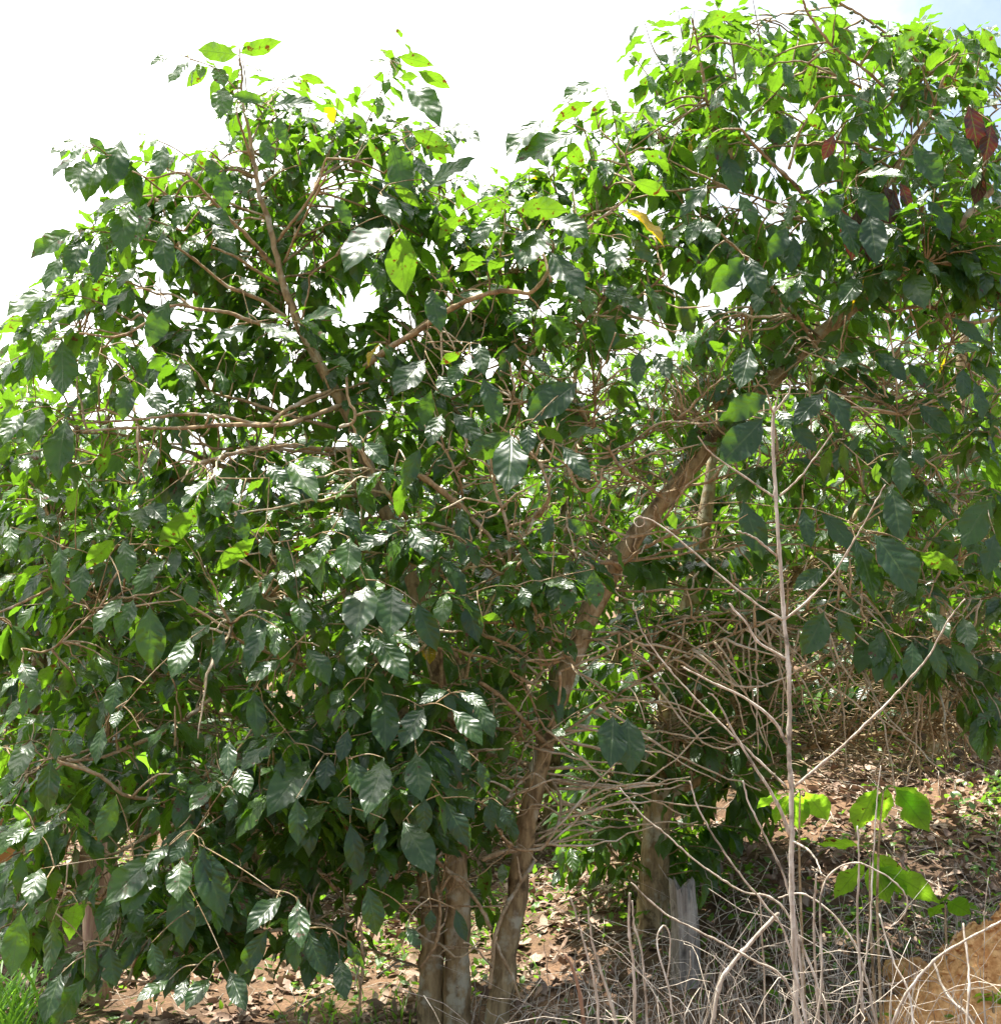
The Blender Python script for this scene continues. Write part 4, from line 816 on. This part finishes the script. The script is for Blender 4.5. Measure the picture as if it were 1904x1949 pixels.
o = G.build('dry_stalk', M_reddry, None, loc=P[0]); o.location = tuple(P[0]); tag(o, 'short thick reddish brown dry stalk right of the leaning trunk base', 'dry stalk', 'dry stalks at the lower right')
# uncountable tangle of dry stems and grass around them
G = Geo()
for _ in range(640):
    x = random.uniform(1080, 1960) if random.random() < .85 else random.uniform(880, 1100); Y = random.uniform(-2.0, .7)
    b = at(x, 1900, Y); b[2] = gz(b[0], b[1]); h = random.uniform(.15, .75) * (1.0 if x > 1300 else .7) * (1.35 if Y < -1 else 1.0); lean = rng.normal(0, .3, 2)
    mid = b + [lean[0] * h * .5, lean[1] * h * .4, h * .6]; tip = b + [lean[0] * h * 1.5 + random.uniform(-.12, .12), lean[1] * h, h * random.uniform(.5, 1.0)]
    P = spline(np.array([b, mid, tip]), 10); P[1:] += rng.normal(0, .006, P[1:].shape); G.tube(P, np.linspace(1, .5, 10) * random.uniform(.0008, .003), 5)
tag(G.build('dry_grass_tangle', M_dry), 'tangle of thin dry stems covering the ground at the lower right', 'dry grass', kind='stuff')

# ------------------------------------------------------------------ seedlings with bright leaves
def seedling(label, base, Y, stem, leaves):
    b = at(*base, Y); b[2] = gz(b[0], b[1]) - .01
    root = empty('coffee_seedling', b, label, 'seedling', 'coffee seedlings under the trees')
    P = stem_px(stem, [Y, Y], 14); P = np.vstack([b, (b + P[0]) / 2, P]); G = Geo(); G.tube(P, np.linspace(.006, .003, len(P)), 6); G.build('stem', M_twig, root, loc=b)
    for x0, y0, x1, y1, wd in leaves:
        B, T = at(x0, y0, Y), at(x1, y1, Y + .10); q = P[int(np.argmin(np.linalg.norm(P - B, axis=1)))]
        G = Geo(); LS = LeafList(); LS.add(B, T - B, np.array([random.uniform(-.4, .1), .7, .7]), np.linalg.norm(T - B) * 1.08, wd * 1.1, .25, .15, random.random(), random.uniform(.4, .9)); LS.flush(G, ns=20, nw=2)
        G.tube(spline(np.array([q, (q + B) / 2 + [0, 0, .01], B]), 6), .002, 5, att=(.5, .5, .5, .5)); G.build('leaf', M_seed, root, loc=b)
seedling('seedling with three hanging sunlit leaves above the leaf litter, right of the dead weed', (1665, 1800), -1.0, [(1668, 1720), (1672, 1600), (1680, 1505)],
    [(1668, 1500, 1630, 1573, .55), (1688, 1500, 1672, 1557, .5), (1704, 1500, 1758, 1572, .42), (1700, 1496, 1770, 1545, .36), (1665, 1496, 1640, 1490, .4)])
seedling('low seedling with one long ribbed leaf drooping right', (1660, 1830), -.8, [(1655, 1760), (1654, 1680), (1655, 1632)],
    [(1660, 1622, 1722, 1690, .36), (1648, 1640, 1590, 1700, .42), (1655, 1640, 1690, 1706, .5), (1640, 1610, 1560, 1600, .3), (1662, 1650, 1780, 1696, .28)])
seedling('seedling half hidden behind the stem of the dead weed', (1525, 1790), -.9, [(1522, 1700), (1520, 1600), (1522, 1505)],
    [(1532, 1508, 1568, 1552, .55), (1520, 1508, 1514, 1570, .5), (1510, 1508, 1470, 1560, .5), (1490, 1512, 1440, 1530, .42)])
seedling('small seedling with round leaves by the orange mound', (1800, 1800), -.3, [(1798, 1760), (1798, 1720)],
    [(1800, 1712, 1810, 1690, .7), (1792, 1716, 1740, 1700, .5), (1802, 1716, 1840, 1730, .5), (1796, 1720, 1770, 1740, .5)])
seedling('pale leaved seedling in the corner under the orange mound', (1890, 1960), -.6, [(1890, 1930), (1888, 1890)],
    [(1888, 1890, 1850, 1898, .5), (1888, 1895, 1860, 1930, .55), (1892, 1895, 1925, 1880, .5), (1892, 1898, 1920, 1935, .5)])

# ------------------------------------------------------------------ ground cover: litter, weeds, grass
M_lit = simple_mat('leaf_litter', (0.20, 0.125, 0.085), .65, noise=(0.40, 0.285, 0.21), sc=9)
LL = LeafList()
for _ in range(30000):
    x, y = random.uniform(-4.5, 5.5), random.uniform(-1.6, 5.5)
    if noise.noise(Vector((x * 1.6, y * 1.6, 0))) + .5 * noise.noise(Vector((x * 4, y * 4, 7))) < random.uniform(-.35, .1): continue
    LL.add((x, y, gz(x, y) + random.uniform(.0, .03)), rng.normal(0, 1, 3) * [1, 1, .35], np.array([0, 0, 1.0]) + rng.normal(0, .4, 3), random.uniform(.035, .12), random.uniform(.35, .6), random.uniform(-1.4, 1.4), random.uniform(-.4, .5), random.random(), 0)
G = Geo(); LL.flush(G, ns=4, nw=1, corr=0, wave=1.5); tag(G.build('leaf_litter', M_lit), 'brown dead leaves strewn over the ground', 'leaf litter', kind='stuff')
G = Geo()
for _ in range(3200):
    x, y = random.uniform(-3.5, 5), random.uniform(-.6, 4.5)
    if x < .5 and random.random() < .55: continue
    a = random.uniform(0, 6.28); l = random.uniform(.05, .32); P = np.array([[x + math.cos(a) * l * t, y + math.sin(a) * l * t, 0] for t in (0, .5, 1)]); P[:, 2] = gz(P[:, 0], P[:, 1]) + np.array([.01, random.uniform(.015, .06), random.uniform(.01, .09)])
    G.tube(P, random.uniform(.0012, .0035), 4)
tag(G.build('straw', M_dry), 'pale straw and broken twigs lying on the ground', 'straw', kind='stuff')
M_weed = leaf_mat('ground_weed_leaf', (0.035, 0.10, 0.015), (0.07, 0.19, 0.02), (0.25, 0.52, 0.03), tfac=.45, bump=.2)
LL = LeafList()
cl = [(random.uniform(-4, 5), random.uniform(-.6, 5.5)) for _ in range(240)]
for _ in range(11000):
    c = random.choice(cl); x, y = c[0] + random.gauss(0, .16), c[1] + random.gauss(0, .16)
    if x < -1 and random.random() < .4: continue
    h = random.uniform(.01, .22) * (.5 + .5 * math.sin(c[0] * 9) ** 2)
    LL.add((x, y, gz(x, y) + h), rng.normal(0, 1, 3) * [1, 1, .5], np.array([0, 0, 1.0]) + rng.normal(0, .3, 3), random.uniform(.03, .075), random.uniform(.45, .7), random.uniform(.1, .8), .15, random.random(), random.uniform(0, .8))
G = Geo(); LL.flush(G, ns=4, nw=1, corr=0, wave=.6); tag(G.build('ground_weeds', M_weed), 'low green weeds growing through the leaf litter', 'ground cover', kind='stuff')
M_grass = simple_mat('green_grass_blade', (0.06, 0.17, 0.02), .45, (0.28, 0.56, 0.04), .5, (0.09, 0.22, 0.03), 5)
G = Geo()
def blade(b, d, h, wd, bend):
    s = np.linspace(0, 1, 9); side = nrm(np.cross(d, [0, 0, 1.0]))
    c = b + np.outer(s * h * .5 + s ** 2 * bend * h, d) * [1, 1, 0] + np.c_[np.zeros(9), np.zeros(9), h * (s - .45 * bend * 1.6 * s ** 2)]
    w_ = (wd * (1 - s ** 1.6) + .0005)[:, None]; V = np.stack([c - side * w_, c + side * w_ + [0, 0, .0], ], 1)
    i = np.arange(8) * 2; G.add(V.reshape(-1, 3), np.stack([i, i + 1, i + 3, i + 2], -1))
for _ in range(420):
    r_ = random.random(); px = random.uniform(-60, 110) if r_ < .55 else (random.uniform(560, 800) if r_ < .8 else random.uniform(1000, 1900)); Y = random.uniform(-.2, .9)
    b = at(px, 1900, Y); b[2] = gz(b[0], b[1]); a = random.uniform(0, 6.28)
    blade(b, np.array([math.cos(a), math.sin(a), 0]), random.uniform(.25, .6) * (1 if r_ < .55 else .45), random.uniform(.005, .010) * (1 if r_ < .55 else .5), random.uniform(.1, .9))
tag(G.build('grass', M_grass), 'long green grass blades at the foot of the trees', 'grass', kind='stuff')
